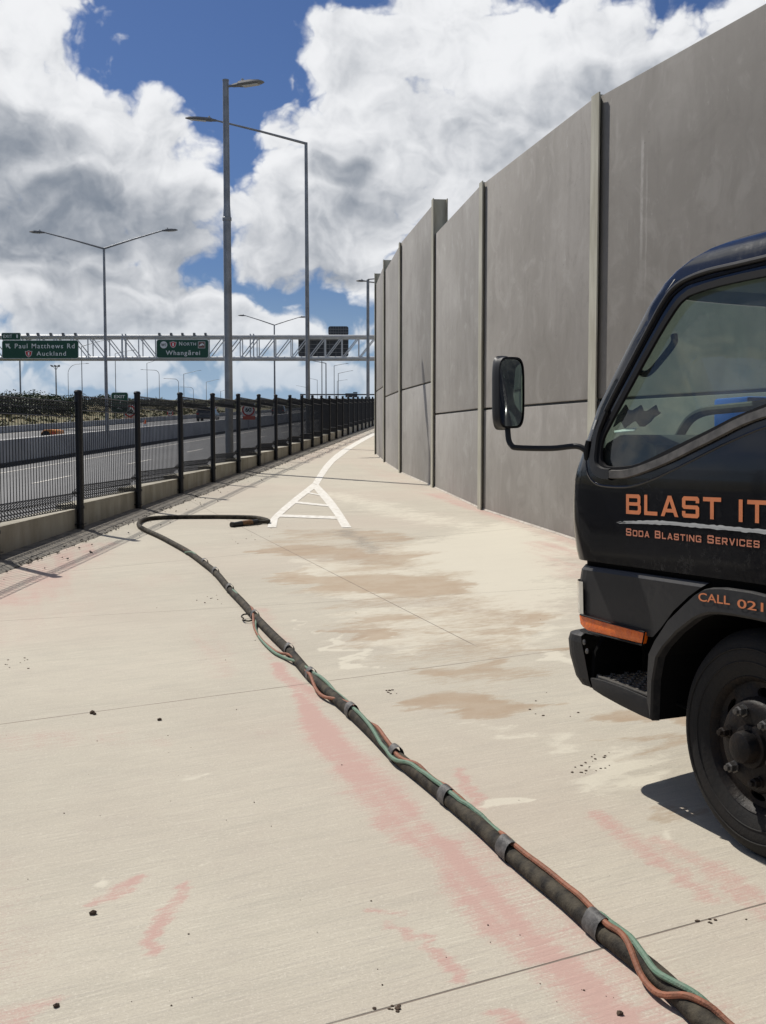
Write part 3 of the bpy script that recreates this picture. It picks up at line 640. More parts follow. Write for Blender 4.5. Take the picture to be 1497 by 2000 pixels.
# pale mortar bedding at the foot of the panels
for i in range(3, 10):
    a, b, d, n = wparts(i); mb = MB(); K = 30; pr = None
    for k in range(K + 1):
        p = a + (b - a) * (k / K) ; wv = .018 + .014 * mnoise.noise(Vector((p.x * 5, p.y * 5, 1)))
        c = [p + n * .003, p + n * (wv)]; c = [Vector((q.x, q.y, gz(q.x, q.y) + h_)) - wl for q, h_ in zip(c, (.022, .002))]
        if pr: mb.quad(pr[0], pr[1], c[1], c[0])
        pr = c
    mb.build('mortar_bed', M['mortar'], wall)
for i in range(1, len(WP) - 1):
    a0, b0, d0, n0 = wparts(i - 1); a, b, d, n = wparts(i)
    dm = (d0 + d).normalized(); nm = Vector((-dm.y, dm.x, 0)); p = Vector((*WP[i], 0))
    zt = max(WT[i - 1], WT[i]) + (.045 if abs(WT[i - 1] - WT[i]) > .1 else -.01); zb = gz(p.x, p.y) - .03
    def pt(u, v): return p + dm * u + nm * v - wl
    prof_ = [(-.085, .045), (.085, .045), (.085, .030), (.008, .030), (.008, -.19), (.085, -.19), (.085, -.205), (-.085, -.205), (-.085, -.19), (-.008, -.19), (-.008, .030), (-.085, .030)]
    mb = MB(); mb.prism([pt(u, v) + Vector((0, 0, zb)) for u, v in prof_], (0, 0, zt - zb))
    mb.build('steel_column', M['post_steel'], wall, smooth=False)

# ------------------------------------------------------------------ fence on its concrete plinth
plinth = thing('plinth_wall', 'low concrete plinth wall stepping along the left edge of the path under the fence', 'wall', (fence_x(13.3), 13.3, gzf(13.3)))
pl0 = Vector(plinth.location)
NB = 30
ybay = [13.3 + 2.5 * (k - 7) for k in range(NB)]
for yy in ybay[:-1]:
    za = gzf(yy) + .318; zb = za + .030; xa, xb = fence_x(yy + .01), fence_x(yy + 2.49)
    mb = MB(); o_ = -.05
    A = [(xa + o_, yy + .006, gzf(yy) - .1), (xb + o_, yy + 2.494, gzf(yy) - .1), (xb + o_, yy + 2.494, zb), (xa + o_, yy + .006, za)]
    mb.prism([Vector(p) - pl0 for p in A], (-.24, 0, 0))
    mb.build('plinth_block', M['plinth'], plinth, bevel=.008)
fence = thing('mesh_fence', 'black welded wire mesh fence on black posts between the path and the motorway', 'fence', (fence_x(13.3), 13.3, gzf(13.3)))
# one post and one mesh panel, then copies
mb = MB(); mb.lathe([(0, 0), (.043, 0), (.043, 1.625), (.049, 1.627), (.049, 1.65), (.036, 1.666), (0, 1.672)], (0, 0, 0), (0, 0, 1), 16)
mb.box((0, 0, .09), (.115, .115, .008)); mb.lathe([(.049, .27), (.053, .275), (.053, .30), (.049, .305)], (0, 0, 0), (0, 0, 1), 16)
post0 = mb.build('post', M['fence'], fence)
mb = MB()
mb.box((-.01, .045, 0), (.075, .06, .035)); mb.box((-.01, .09, 0), (.02, .03, .02))
clamp0 = mb.build('clamp', M['fence'], post0); clamp0.location = (0, 0, .385)
clamp1 = clamp0.copy(); COL.objects.link(clamp1); clamp1.location = (0, 0, 1.52)
mb = MB(); r_ = .0046; H0, H1 = .372, 1.602; sl = 0.06
nw = 30
def wire_pt(u, v, z): return Vector((v + u * .06, u, z))
for k in range(nw + 1):
    u = .05 + 2.40 * k / nw
    loop = [(-.02, H0 + .02), (-.10, H0 + .09), (-.02, H0 + .17), (-.02, H1 - .17), (-.10, H1 - .09), (-.02, H1 - .01)]
    loop = [(-.02, H0 + .17), (-.11, H0 + .085), (-.02, H0), (-.02, H0 + .172), (-.02, H1 - .172), (-.02, H1), (-.11, H1 - .085), (-.02, H1 - .17)]
    for a_, b_ in zip(loop, loop[1:]): mb.tube([wire_pt(u, *a_), wire_pt(u, *b_)], r_, 4, cap=False)
for v_, z_ in ((-.02, H0), (-.11, H0 + .085), (-.02, H0 + .17), (-.02, H1), (-.11, H1 - .085), (-.02, H1 - .17), (-.065, H0 + .04), (-.065, H1 - .04)):
    mb.tube([wire_pt(.03, v_ + .004, z_), wire_pt(2.47, v_ + .004, z_)], 0.006 if abs(v_) < .03 else .005, 5)
panel0 = mb.build('mesh_panel', M['fence'], fence, smooth=False, recalc=False)
f0 = Vector(fence.location)
for k, yy in enumerate(ybay):
    p = Vector((fence_x(yy), yy, gzf(yy))) - f0
    if k == 0: a, c, b = post0, clamp0, panel0
    else:
        a = post0.copy(); COL.objects.link(a); a.parent = fence
        c = clamp0.copy(); COL.objects.link(c); c.parent = a; c2_ = clamp1.copy(); COL.objects.link(c2_); c2_.parent = a
        if k < NB - 1: b = panel0.copy(); COL.objects.link(b); b.parent = fence
    a.location = p + Vector((.0, 0, 0))
    if k < NB - 1 or k == 0: b.location = p

# ------------------------------------------------------------------ motorway barriers
def long_wall(name, label, q, w_top, w_bot, h, y0, y1, material, toe=None):
    mb = MB(); sec = [(-w_bot / 2, -.05), (w_bot / 2, -.05), (w_bot / 2, .12), (w_top / 2, h), (-w_top / 2, h), (-w_bot / 2, .12)]
    n = 40; pr = None; t = thing(name, label, 'barrier', (fence_x(y0) + q, y0, terrain(fence_x(y0) + q, y0)))
    for i in range(n + 1):
        yy = y0 + (y1 - y0) * (i / n) ** 1.6; xx = fence_x(yy) + q; zz = terrain(xx, yy)
        c = [Vector((xx + u_, yy, zz + z_)) - t.location for u_, z_ in sec]
        if pr: 
            for k in range(6): mb.quad(pr[k], pr[(k + 1) % 6], c[(k + 1) % 6], c[k])
        pr = c
    mb.build('barrier_body', material, t, angle=25)
    return t
bt = long_wall('median_barrier', 'long grey concrete median barrier across the motorway lanes behind the fence', -10.85, .32, .5, .90, -5, 520, M['barrier'])
mb = MB(); pr = None
for i in range(60):
    yy = -5 + i * 6; xx = fence_x(yy) - 10.54; zz = terrain(xx, yy)
    c = [Vector((xx + u_, yy, zz + z_)) - bt.location for u_, z_ in ((-.03, .13), (.02, .13), (.06, .002))]
    if pr:
        for k in range(2): mb.quad(pr[k], pr[k + 1], c[k + 1], c[k])
    pr = c
mb.build('barrier_foot_strip', M['foot_strip'], bt)  # dark strip along the near foot of the barrier
long_wall('far_barrier', 'low pale barrier along the far edge of the opposite carriageway', -25.4, .25, .35, .45, -5, 520, M['barrier'])

# ------------------------------------------------------------------ lamp posts
def lamp_head(parent, base, direction, length=.62, tilt=.06, width=.26):
    """flat LED road lantern: finned body, lens underneath, spigot"""
    d = Vector(direction); d.z = 0; d.normalize(); side = Vector((-d.y, d.x, 0)); base = Vector(base)
    def pt(u, v, z): return base + d * u + side * v + Vector((0, 0, z + u * tilt))
    sec = [(0, .05, -.035, .035), (.12, .07, -.04, .05), (.16, width * .42, -.045, .075), (length * .6, width * .5, -.04, .07), (length * .88, width * .42, -.032, .045), (length, width * .2, -.02, .01)]
    mb = MB(); n = 8; vs = []
    for u, w_, lo, hi in sec:
        for k in range(n):
            a = 2 * math.pi * k / n; cz = (hi if math.sin(a) > 0 else -lo) * math.sin(a)
            vs.append(pt(u, w_ * math.copysign(abs(math.cos(a)) ** .7, math.cos(a)), cz))
    fs = [(i * n + k, i * n + (k + 1) % n, (i + 1) * n + (k + 1) % n, (i + 1) * n + k) for i in range(len(sec) - 1) for k in range(n)]
    fs += [tuple(range(n))[::-1], tuple((len(sec) - 1) * n + k for k in range(n))]
    mb.add(vs, fs); h = mb.build('lamp_head', M['lamp_body'], parent)
    mb = MB(); mb.box(pt(length * .58, 0, -.045), (.01, .01, .01)); mb = MB()
    a, b = length * .34, length * .84
    mb.prism([pt(a, -width * .3, -.05), pt(b, -width * .28, -.045), pt(b, width * .28, -.045), pt(a, width * .3, -.05)], (0, 0, .012))
    mb.build('lens', M['lamp_lens'], h, smooth=False)
    mb = MB(); mb.lathe([(0, .055), (.028, .05), (.032, .02), (.032, 0)], pt(.22, 0, .065), (0, 0, 1), 8); mb.build('photocell', M['lamp_lens'], h)
    return h
def lamp_post(label, px, ytop, d, arms, r0=.075, r1=.055, base_q=None, pole_joint=None, head=.62, group='street lamps along the motorway', name='street_lamp', lean=0.0, rise=None):
    """px, ytop: where the photo shows the top of the pole; d: distance; arms: list of (dx, dy, dz, style)"""
    top = at_depth(px, ytop, d); bz = terrain(top.x, top.y) - .05
    t = thing(name, label, 'street lamp', (top.x + lean, top.y, bz), group); o = Vector(t.location); H = top.z - bz
    mb = MB()
    topl = Vector((-lean, 0, H))
    if pole_joint:
        f1, f2 = pole_joint
        L = [(0, r0), (f1, r0 * .96), (f1 + .035, r0 * .80 + r1 * 0), (1, r1)]
        mb.tube([topl * f for f, _ in L], [r for _, r in L], 14)
        mb.lathe([(r0 * .99, -.04), (r0 * 1.12, -.03), (r0 * 1.12, .03), (r0 * .95, .04)], topl * f1, topl, 14)
        mb.lathe([(r1 * 1.0, -.02), (r1 * 1.08, -.02), (r1 * 1.08, .01), (0, .02)], topl, topl, 14)
    else: mb.tube([topl * f for f in (0, .35, .7, 1)], [r0, r0 + (r1 - r0) * .35, r0 + (r1 - r0) * .7, r1], 10)
    mb.box((0, 0, .03), (r0 * 4, r0 * 4, .05))
    mb.build('pole', M['galv'], t)
    mb = MB(); mb.box((0, -r0 * .96, .8), (.07, .02, .4)); mb.build('access_door', M['galv'], t, smooth=False)
    for dx, dy, dz, style in arms:
        mb = MB(); e = Vector((dx, dy, dz)); flat = Vector((dx, dy, 0)); 
        if style == 'straight':
            mb.tube([topl - Vector((0, 0, .03)), topl + e * .5, topl + e], [r1 * .85, r1 * .7, r1 * .55], 8)
        elif style == 'cobra':
            rad = abs(dz); pts = [topl + Vector((0, 0, -.02))]
            for k in range(1, 9):
                a = math.pi / 2 * k / 8; pts.append(topl + flat.normalized() * rad * (1 - math.cos(a)) + Vector((0, 0, rad * math.sin(a))))
            pts.append(topl + flat + Vector((0, 0, rad + .12)))
            mb.tube(pts, [r1] + [r1 * .9] * 8 + [r1 * .6], 8); e = flat + Vector((0, 0, rad + .12))
        elif style == 'short':
            mb.tube([topl + Vector((0, 0, dz)), topl + flat + Vector((0, 0, dz))], r1 * .45, 8)
        mb.build('arm', M['galv'], t)
        lamp_head(t, topl + e, flat, head, .05 if style != 'short' else .03)
    return t
TWIN = 'twin arm lamps on the median'; PATHL = 'lamp posts beside the path'; FARL = 'distant lamp posts beyond the gantry'
lamp_post('thick galvanised lamp post nearest the path with one short lantern pointing right', 441, 156, 24.4, [(.16, -.05, -.13, 'short')], r0=.088, r1=.064, pole_joint=(.655, 0), head=.70, group=PATHL, lean=.005)
lamp_post('tall thin lamp post behind the fence with a long arm and lantern reaching left', 598, 278, 36.0, [(-2.75, -.35, .58, 'straight')], r0=.078, r1=.05, head=.95, group=PATHL, lean=.03)
lamp_post('lamp post beside the end of the noise wall with short lanterns either side', 719, 546, 64.0, [(.5, -.3, .02, 'short'), (.42, .3, -.12, 'short'), (-.12, 0, -.08, 'short')], r0=.10, r1=.08, head=.55, group=PATHL)
lamp_post('twin arm lamp post on the median, the near one standing left of the gantry signs', 203, 484, 49.5, [(-2.55, 0, .66, 'straight'), (2.55, 0, .74, 'straight')], r0=.085, r1=.05, head=.66, group=TWIN)
lamp_post('far twin arm lamp post on the median seen between the two tall lamp posts', 536, 634, 96.0, [(-2.4, 0, .75, 'straight'), (2.1, 0, .62, 'straight')], r0=.09, r1=.055, head=.66, group=TWIN)
def far(label, px, y, arms, d=None, r=.09, head=.8, nm='street_lamp'):
    d = d or 8.5 / ((850 - y) / 2200 - .0315)
    return lamp_post(label, px, y, d, arms, r0=r * max(1, d / 260), r1=r * .75 * max(1, d / 260), head=head * max(1, d / 350), group=FARL)
far('plain straight lamp pole showing below the left end of the big exit sign', 38, 668, [(2.0, 0, .45, 'straight')], d=115)
far('cobra arm lamp curving right below the big exit sign', 133, 730, [(3.6, 0, 2.0, 'cobra')], d=235, r=.07)
far('straight pole crossing the truss beside the exit sign with an arm to the upper right', 159, 676, [(3.4, 0, .9, 'straight')], d=165, r=.07)
far('straight pole under the truss right of the near median lamp', 225, 690, [(2.6, 0, .5, 'straight')], d=190, r=.07)
far('pole with a slanted arm to the right under the green north sign, left one', 287, 709, [(3.0, 0, .9, 'straight')], r=.08)
far('cobra arm lamp curving left under the green north sign', 311, 732, [(-4.0, 0, 1.2, 'cobra')], d=290, r=.08)
far('pole with a slanted right arm right of the cobra lamps under the north sign', 359, 730, [(5.0, 0, 1.1, 'straight')], r=.08)
far('smaller cobra arm lamp curving left below the north sign', 349, 748, [(-4.0, 0, 1.3, 'cobra')], d=360, r=.08)
far('pole with a slanted right arm just left of the thick near lamp post', 403, 746, [(5.2, 0, 1.2, 'straight')], r=.07)
far('tiny cobra arm lamp curving left beside the thick near lamp post', 378, 763, [(-5.0, 0, 1.6, 'cobra')], d=520, r=.06)
far('small distant lamp with a right arm right behind the thick near lamp post', 431, 764, [(5.0, 0, 1.3, 'straight')], d=600, r=.06)
far('small distant lamp with left arm in the gap right of the far twin lamp', 601, 757, [(-5.0, 0, 1.0, 'straight')], d=620, r=.06)
far('dark straight lamp pole just right of the long arm lamp post', 629, 702, [(-1.6, 0, .2, 'straight')], d=150, r=.075)
far('pale thick straight pole with short left arm right of the long arm lamp post', 637, 709, [(-2.4, 0, .4, 'straight')], d=200, r=.12)
far('pole with arm to the right in the cluster below the dark sign back, nearer one', 653, 714, [(2.8, 0, .5, 'straight')], r=.09)
far('pole with arm to the right in the cluster below the dark sign back, further one', 661, 729, [(4.0, 0, .8, 'straight')], r=.09)
far('short distant pole with right arm left of the pole cluster', 620, 742, [(-3.5, 0, .8, 'straight')], r=.06)
far('most distant lamp of the cluster with a right arm below the others', 659, 744, [(3.6, 0, .5, 'straight')], r=.06)
t = thing('floodlight_mast', 'floodlight mast with a flat crossbar of lamps below the big exit sign', 'floodlight', tuple(at_depth(109, 716, 210)))
o = Vector(t.location); H = o.z - terrain(o.x, o.y); t.location.z -= H
mb = MB(); mb.tube([(0, 0, 0), (0, 0, H)], [.16, .10], 10); mb.build('pole', M['galv'], t)
mb = MB(); mb.bar((-.8, 0, H), (.8, 0, H), .1); mb.bar((-.4, 0, H - .1), (0, 0, H - .6), .08); mb.bar((.4, 0, H - .1), (0, 0, H - .6), .08); mb.build('crossbar', M['galv'], t)
for sx in (-.75, -.1, .55):
    mb = MB(); mb.box((sx, 0, H + .17), (.42, .4, .24), Matrix.Rotation(.3 * (1 if sx < 0 else -1), 3, 'Y')); mb.build('floodlight', M['lamp_body'], t, bevel=.03)

# ------------------------------------------------------------------ sign gantries
GD = 86.0
def gpt(px, py, d=GD): return at_depth(px, py, d)
A = gpt(-60, 655); B = gpt(800, 654)
ga = thing('sign_gantry', 'white steel box truss gantry spanning the motorway and carrying green signs', 'gantry', (A.x, A.y, terrain(A.x, A.y)))
go = Vector(ga.location); ztop = gpt(300, 657).z; zbot = gpt(300, 699.5).z; DP = 1.5
for nm, zz in (('top_chord', ztop), ('bottom_chord', zbot)):
    for dy in (0, DP):
        mb = MB(); mb.tube([Vector((A.x, A.y + dy, zz)) - go, Vector((B.x, A.y + dy, zz)) - go], .13 if dy == 0 else .11, 10); mb.build(nm, M['truss'], ga)
nb = 26; sp = (B.x - A.x) / nb
for dy in (0, DP):
    for i in range(nb + 1):
        x = A.x + i * sp
        vb = MB(); vb.bar(Vector((x, A.y + dy, zbot)) - go, Vector((x, A.y + dy, ztop)) - go, .075); vb.build('vertical_member', M['truss'], ga, smooth=False)
        if i < nb:
            db = MB(); (za_, zb_) = (ztop, zbot) if i < 13 else (zbot, ztop)
            db.bar(Vector((x, A.y + dy, za_)) - go, Vector((x + sp, A.y + dy, zb_)) - go, .07); db.build('diagonal_member', M['truss'], ga, smooth=False)
cb = MB()
for i in range(nb + 1):
    x = A.x + i * sp
    for zz in (ztop, zbot): cb.bar(Vector((x, A.y, zz)) - go, Vector((x, A.y + DP, zz)) - go, .06)
cb.build('cross_members', M['truss'], ga, smooth=False)
for px in (242, 519 / 1497 * 410 + 350 + .1):
    x = gpt(px, 650).x; mb = MB()
    for dx in (-.12, .12): mb.bar(Vector((x + dx, A.y - .02, zbot - .2)) - go, Vector((x + dx, A.y - .02, ztop + .2)) - go, .09)
    mb.build('splice_plate', M['truss'], ga, smooth=False)
for x in (A.x, B.x):
    mb = MB()
    for dy in (0, DP): mb.tube([Vector((x, A.y + dy, terrain(x, A.y) - .1)) - go, Vector((x, A.y + dy, ztop + .1)) - go], .2, 12)
    for k in range(5):
        z1 = terrain(x, A.y) + 1.2 * k; mb.bar(Vector((x, A.y, z1)) - go, Vector((x, A.y + DP, z1 + 1.2)) - go, .08)
    mb.build('support_leg', M['truss'], ga)
for px in (55, 75, 100, 124, 148, 312, 335, 357, 380, 402):
    p = gpt(px, 652) ; mb = MB(); mb.box(Vector((p.x, A.y - .1, ztop + .17)) - go, (.16, .3, .18)); mb.build('sign_light', M['lamp_body'], ga, bevel=.02)

SHIELD = [(-.5, .42), (-.3, .40), (0, .5), (.3, .40), (.5, .42), (.47, .1), (.38, -.2), (.2, -.4), (0, -.5), (-.2, -.4), (-.38, -.2), (-.47, .1)]
def sign_board(name, label, x0, y0, x1, y1, d, face, rim=True, group='green direction signs on the gantry', thick=.08, cat='road sign', radius=4):
    """board given by its picture corners at distance d; returns thing, frame function (px coords -> local point slightly proud), px per metre"""
    a = at_depth(x0, y1, d); b = at_depth(x1, y0, d); c = (a + b) / 2
    t = thing(name, label, cat, (c.x, d, a.z), group); o = Vector(t.location); k = d / F
    def fr(px, py, lift=.006):
        p = at_depth(px, py, d); return Vector((p.x, d - lift, p.z)) - o
    def rr(x0_, y0_, x1_, y1_, r, lift):
        pts = []
        for cx_, cy_, s in ((x1_ - r, y0_ + r, 0), (x0_ + r, y0_ + r, 1), (x0_ + r, y1_ - r, 2), (x1_ - r, y1_ - r, 3)):
            for q in range(5):
                an = math.pi / 2 * (s + q / 4); pts.append(fr(cx_ + r * math.cos(an), cy_ - r * math.sin(an), lift))
        return pts
    r = min(radius, abs(x1 - x0) * .2)
    if rim:
        mb = MB(); mb.prism(rr(x0 - .9, y0 - .9, x1 + .9, y1 + .9, r + .5, -.01), (0, thick * .6, 0)); mb.build('border', M['sign_white'], t, smooth=False)
    mb = MB(); mb.prism(rr(x0, y0, x1, y1, r, 0), (0, thick, 0)); mb.build('panel', face, t, smooth=False)
    return t, fr
def fpoly(mb, fr, pts, lift): mb.add([fr(x, y, lift) for x, y in pts], [tuple(range(len(pts)))])
def ftext(t, fr, body, x0, y0, x1, y1, material, lift=.012, bold=.012, spacing=1.0):
    """y0 top, y1 bottom of the letters in the picture"""
    mb = MB(); text_on(mb, body, (x0, -y1, x1, -y0), lambda x, y: fr(x, -y, lift), bold, spacing)
    mb.build('lettering', material, t, smooth=False, recalc=False)
def shield(t, fr, cx, cy, s):
    mb = MB(); fpoly(mb, fr, [(cx + x * s * 1.2, cy - y * s * 1.17) for x, y in SHIELD], .010); b_ = mb.build('route_shield', M['sign_white'], t, smooth=False)
    mb = MB(); fpoly(mb, fr, [(cx + x * s, cy - y * s) for x, y in SHIELD], .014); mb.build('shield_field', M['sign_red'], b_, smooth=False)
    mb = MB(); text_on(mb, '1', (cx - s * .12, -(cy + s * .27), cx + s * .14, -(cy - s * .3)), lambda x, y: fr(x, -y, .02), .02); mb.build('shield_number', M['sign_white'], b_, smooth=False, recalc=False)
GS = GD - .35
t, fr = sign_board('direction_sign', 'wide green gantry sign reading Paul Matthews Rd and Auckland with an arrow', 4.5, 665, 152.5, 699.5, GS, M['sign_green'])
ftext(t, fr, 'Paul Matthews Rd', 29, 671, 146, 680.2, M['sign_white'], spacing=1.22)
ftext(t, fr, 'Auckland', 71.5, 686, 129, 694.6, M['sign_white'], spacing=1.2)
shield(t, fr, 56, 691, 11.5)
mb = MB(); fpoly(mb, fr, [(10.5, 671), (19.5, 671.5), (17.2, 674), (21, 679.5), (19, 681), (15, 676), (12.5, 679)], .012); mb.build('arrow', M['sign_white'], t, smooth=False)
t, fr = sign_board('exit_tab_sign', 'small green EXIT 1 tab sign on top of the wide gantry sign', 3.5, 650.5, 39.5, 663, GS, M['sign_green'], radius=2)
ftext(t, fr, 'EXIT', 6.5, 653.6, 24, 659.6, M['sign_white'], spacing=1.05); ftext(t, fr, '1', 32, 653.2, 35, 660, M['sign_white'])
t, fr = sign_board('direction_sign', 'green gantry sign reading North and Whangarei with red route shield', 306.5, 663.5, 407, 698.5, GS, M['sign_green'])
ftext(t, fr, 'N', 350, 667.3, 356.2, 674.7, M['sign_white']); ftext(t, fr, 'ORTH', 358.3, 668.8, 383, 674.7, M['sign_white'], spacing=1.15)
ftext(t, fr, 'Whangārei', 324, 684, 391, 696.0, M['sign_white'], spacing=1.18)
shield(t, fr, 338.3, 673, 11)
mb = MB(); fpoly(mb, fr, [(320 + 7 * math.cos(k * .2618), 673.4 + 7 * math.sin(k * .2618)) for k in range(24)], .010); b_ = mb.build('route_disc', M['sign_white'], t, smooth=False)
mb = MB(); text_on(mb, 'W1', (314.8, -676.4, 324.6, -670.6), lambda x, y: fr(x, -y, .016), .03); mb.build('disc_lettering', M['sign_black'], b_, smooth=False, recalc=False)
mb = MB(); fpoly(mb, fr, [(387, 667), (401, 667), (401, 680), (387, 680)], .008); b_ = mb.build('tourist_symbol', M['sign_white'], t, smooth=False)
mb = MB(); fpoly(mb, fr, [(387.8, 667.8), (400.2, 667.8), (400.2, 679.2), (387.8, 679.2)], .012); mb.build('symbol_field', M['sign_brown'], b_, smooth=False)
mb = MB(); fpoly(mb, fr, [(389, 675.5), (391.5, 672), (395, 670), (398.5, 672), (399, 676), (396.6, 673.4), (394.5, 673.6), (396, 676), (393, 674.6), (391, 676)], .018); mb.build('symbol_mark', M['sign_white'], b_, smooth=False)
# signs for the other direction, seen from behind
for lab, (x0, y0, x1, y1), nm in (('large dark back of a gantry sign facing the other way, low on the truss', (583, 657, 681, 696), 'rear_facing_sign'),
                                  ('small dark back of a tab sign standing above the gantry truss', (641.5, 637, 681, 654.5), 'rear_facing_sign')):
    t, fr = sign_board(nm, lab, x0, y0, x1, y1, GD + DP + .3, M['sign_back'], rim=False, group='backs of gantry signs')
    mb = MB()
    for k in range(1, 5 if y1 - y0 > 20 else 3):
        yy = y0 + (y1 - y0) * k / (5 if y1 - y0 > 20 else 3); mb.bar(fr(x0 + .5, yy, .03), fr(x1 - .5, yy, .03), .05, .05)
    for k in range(1, 8): xx = x0 + (x1 - x0) * k / 8; mb.bar(fr(xx, y0 + .5, .05), fr(xx, y1 - .5, .05), .03, .03)
    mb.build('back_rails', M['lamp_body'], t, smooth=False)
# far thin gantry
A2 = at_depth(588, 770.5, 330); B2 = at_depth(762, 770.5, 330)
g2_ = thing('sign_gantry', 'thin distant gantry low above the fence beside the noise wall', 'gantry', (A2.x, A2.y, terrain(A2.x, A2.y)))
o = Vector(g2_.location)
mb = MB(); mb.bar(A2 - o, B2 - o, .35); mb.bar(A2 - o + Vector((0, 0, -1.3)), B2 - o + Vector((0, 0, -1.3)), .3); mb.build('beam', M['sign_back'], g2_)
for x in (A2, B2):
    mb = MB(); mb.bar((x.x - o.x, 0, 0), x - o + Vector((0, 0, .2)), .4); mb.build('support_leg', M['sign_back'], g2_)
t, fr = sign_board('rear_facing_sign', 'tiny dark sign back on the distant thin gantry', 675, 768, 698.5, 776, 329, M['sign_back'], rim=False, group='backs of gantry signs', radius=.5)
t, fr = sign_board('rear_facing_sign', 'tiny dark tab standing on the distant thin gantry', 690, 765.5, 698.5, 767.6, 329, M['sign_back'], rim=False, group='backs of gantry signs', radius=.5)

# ------------------------------------------------------------------ ground mounted signs
def legs(t, fr, xs, y0, d, w_=.09):
    o = Vector(t.location)
    for x in xs:
        p = at_depth(x, y0, d); mb = MB(); mb.tube([Vector((p.x, d + .06, p.z)) - o, Vector((p.x, d + .06, terrain(p.x, d) - .05)) - o], w_ / 2, 8); mb.build('leg', M['galv'], t)
t, fr = sign_board('exit_sign', 'square green EXIT 1 sign on two legs seen through the fence', 218, 767, 249.5, 804.5, 107, M['sign_green'], group='roadside signs')
ftext(t, fr, 'EXIT', 223, 771.5, 244.5, 777.5, M['sign_white'], bold=.02); ftext(t, fr, '1', 233.5, 782, 236, 789, M['sign_white'], bold=.02)
mb = MB(); fpoly(mb, fr, [(229, 799), (229.6, 794.6), (234, 794), (231.8, 795.8), (236, 798), (239.5, 799), (239, 800.5), (235, 799.4), (230.8, 797)], .012); mb.build('arrow', M['sign_white'], t, smooth=False)
legs(t, fr, (226, 243), 804, 107)
def speed(label, cx, cy, r, d, plate=None, txt='60'):
    p = at_depth(cx, cy, d); t = thing('speed_sign', label, 'speed sign', (p.x, d, terrain(p.x, d)), 'temporary speed limit signs'); o = Vector(t.location); k = r * d / F
    c = p - o
    def disc(nm, rr, lift, material, th=.02):
        mb = MB(); mb.lathe([(0, 0), (rr, 0), (rr, th), (0, th)], c + Vector((0, -lift, 0)), (0, -1, 0), 28); return mb.build(nm, material, t)
    mb = MB(); mb.box(c + Vector((0, .01, 0)), (k * 2.1, .03, k * 2.1)); mb.build('panel', M['sign_white'], t, bevel=k * .1)
    disc('red_ring', k, .026, M['sign_red']); disc('face', k * .74, .032, M['sign_white'])
    mb = MB(); text_on(mb, txt, (-k * .5, -k * .32, k * .5, k * .36), lambda x, y: c + Vector((x, -.056, y)), .035); mb.build('number', M['sign_black'], t, smooth=False, recalc=False)
    if plate:
        a = at_depth(plate[0], plate[3], d) - o; b = at_depth(plate[2], plate[1], d) - o
        mb = MB(); mb.box(((a.x + b.x) / 2, -.01, (a.z + b.z) / 2), (b.x - a.x, .03, b.z - a.z)); mb.build('red_plate', M['sign_orange'], t, smooth=False)
        mb = MB()
        for f_ in (.35, .65):   # two short lines of worn legend
            z_ = a.z + (b.z - a.z) * f_; mb.box(((a.x + b.x) / 2, -.027, z_), ((b.x - a.x) * .6, .006, (b.z - a.z) * .07))
        mb.build('plate_lines', M['sign_red'], t, smooth=False)
    mb = MB(); mb.tube([(0, .06, -.05), (0, .06, c.z + k)], .04, 8); mb.build('leg', M['galv'], t)
speed('large round 60 speed sign over a red plate beside the thick near lamp post', 485.5, 800.5, 12.5, 80, (474.5, 812.5, 499, 819.5))
speed('round 60 speed sign over a red plate below the square EXIT sign', 254, 803, 11.5, 110, (243.5, 815.5, 263, 825))
speed('small 60 speed sign over an orange plate right of the square EXIT sign', 333, 807, 6, 126, (327.5, 814.5, 341, 820.5))
speed('small 60 speed sign over a tall orange plate behind the dark car', 420, 793.5, 4.6, 150, (416.5, 802, 424.5, 816))
speed('tiny yellowed speed sign in the distance right of the large speed sign', 530.5, 803, 3.6, 190)
t, fr = sign_board('rear_facing_sign', 'dark little square back of a roadside sign next to the large speed sign', 505.5, 787.5, 510.5, 798, 110, M['sign_back'], rim=False, group='roadside signs', radius=.5)
legs(t, fr, (508,), 797, 110)
for lab, x0, y0, x1, y1 in (('white leaning marker pole on the bank, nearer the left edge', 45, 830, 53.5, 811), ('white leaning marker pole on the bank just left of the first tall fence post', 136.5, 824, 142, 809)):
    d = 92; a, b = at_depth(x0, y0, d), at_depth(x1, y1, d); zt_ = terrain(a.x, a.y)
    mb = MB(); mb.tube([Vector((0, 0, zt_ - a.z - .1)), Vector((0, 0, 0)), b - a], .05, 8)
    o_ = mb.build('marker_pole', M['sign_white']); o_.location = a; tag(o_, lab, 'marker pole', 'leaning marker poles')

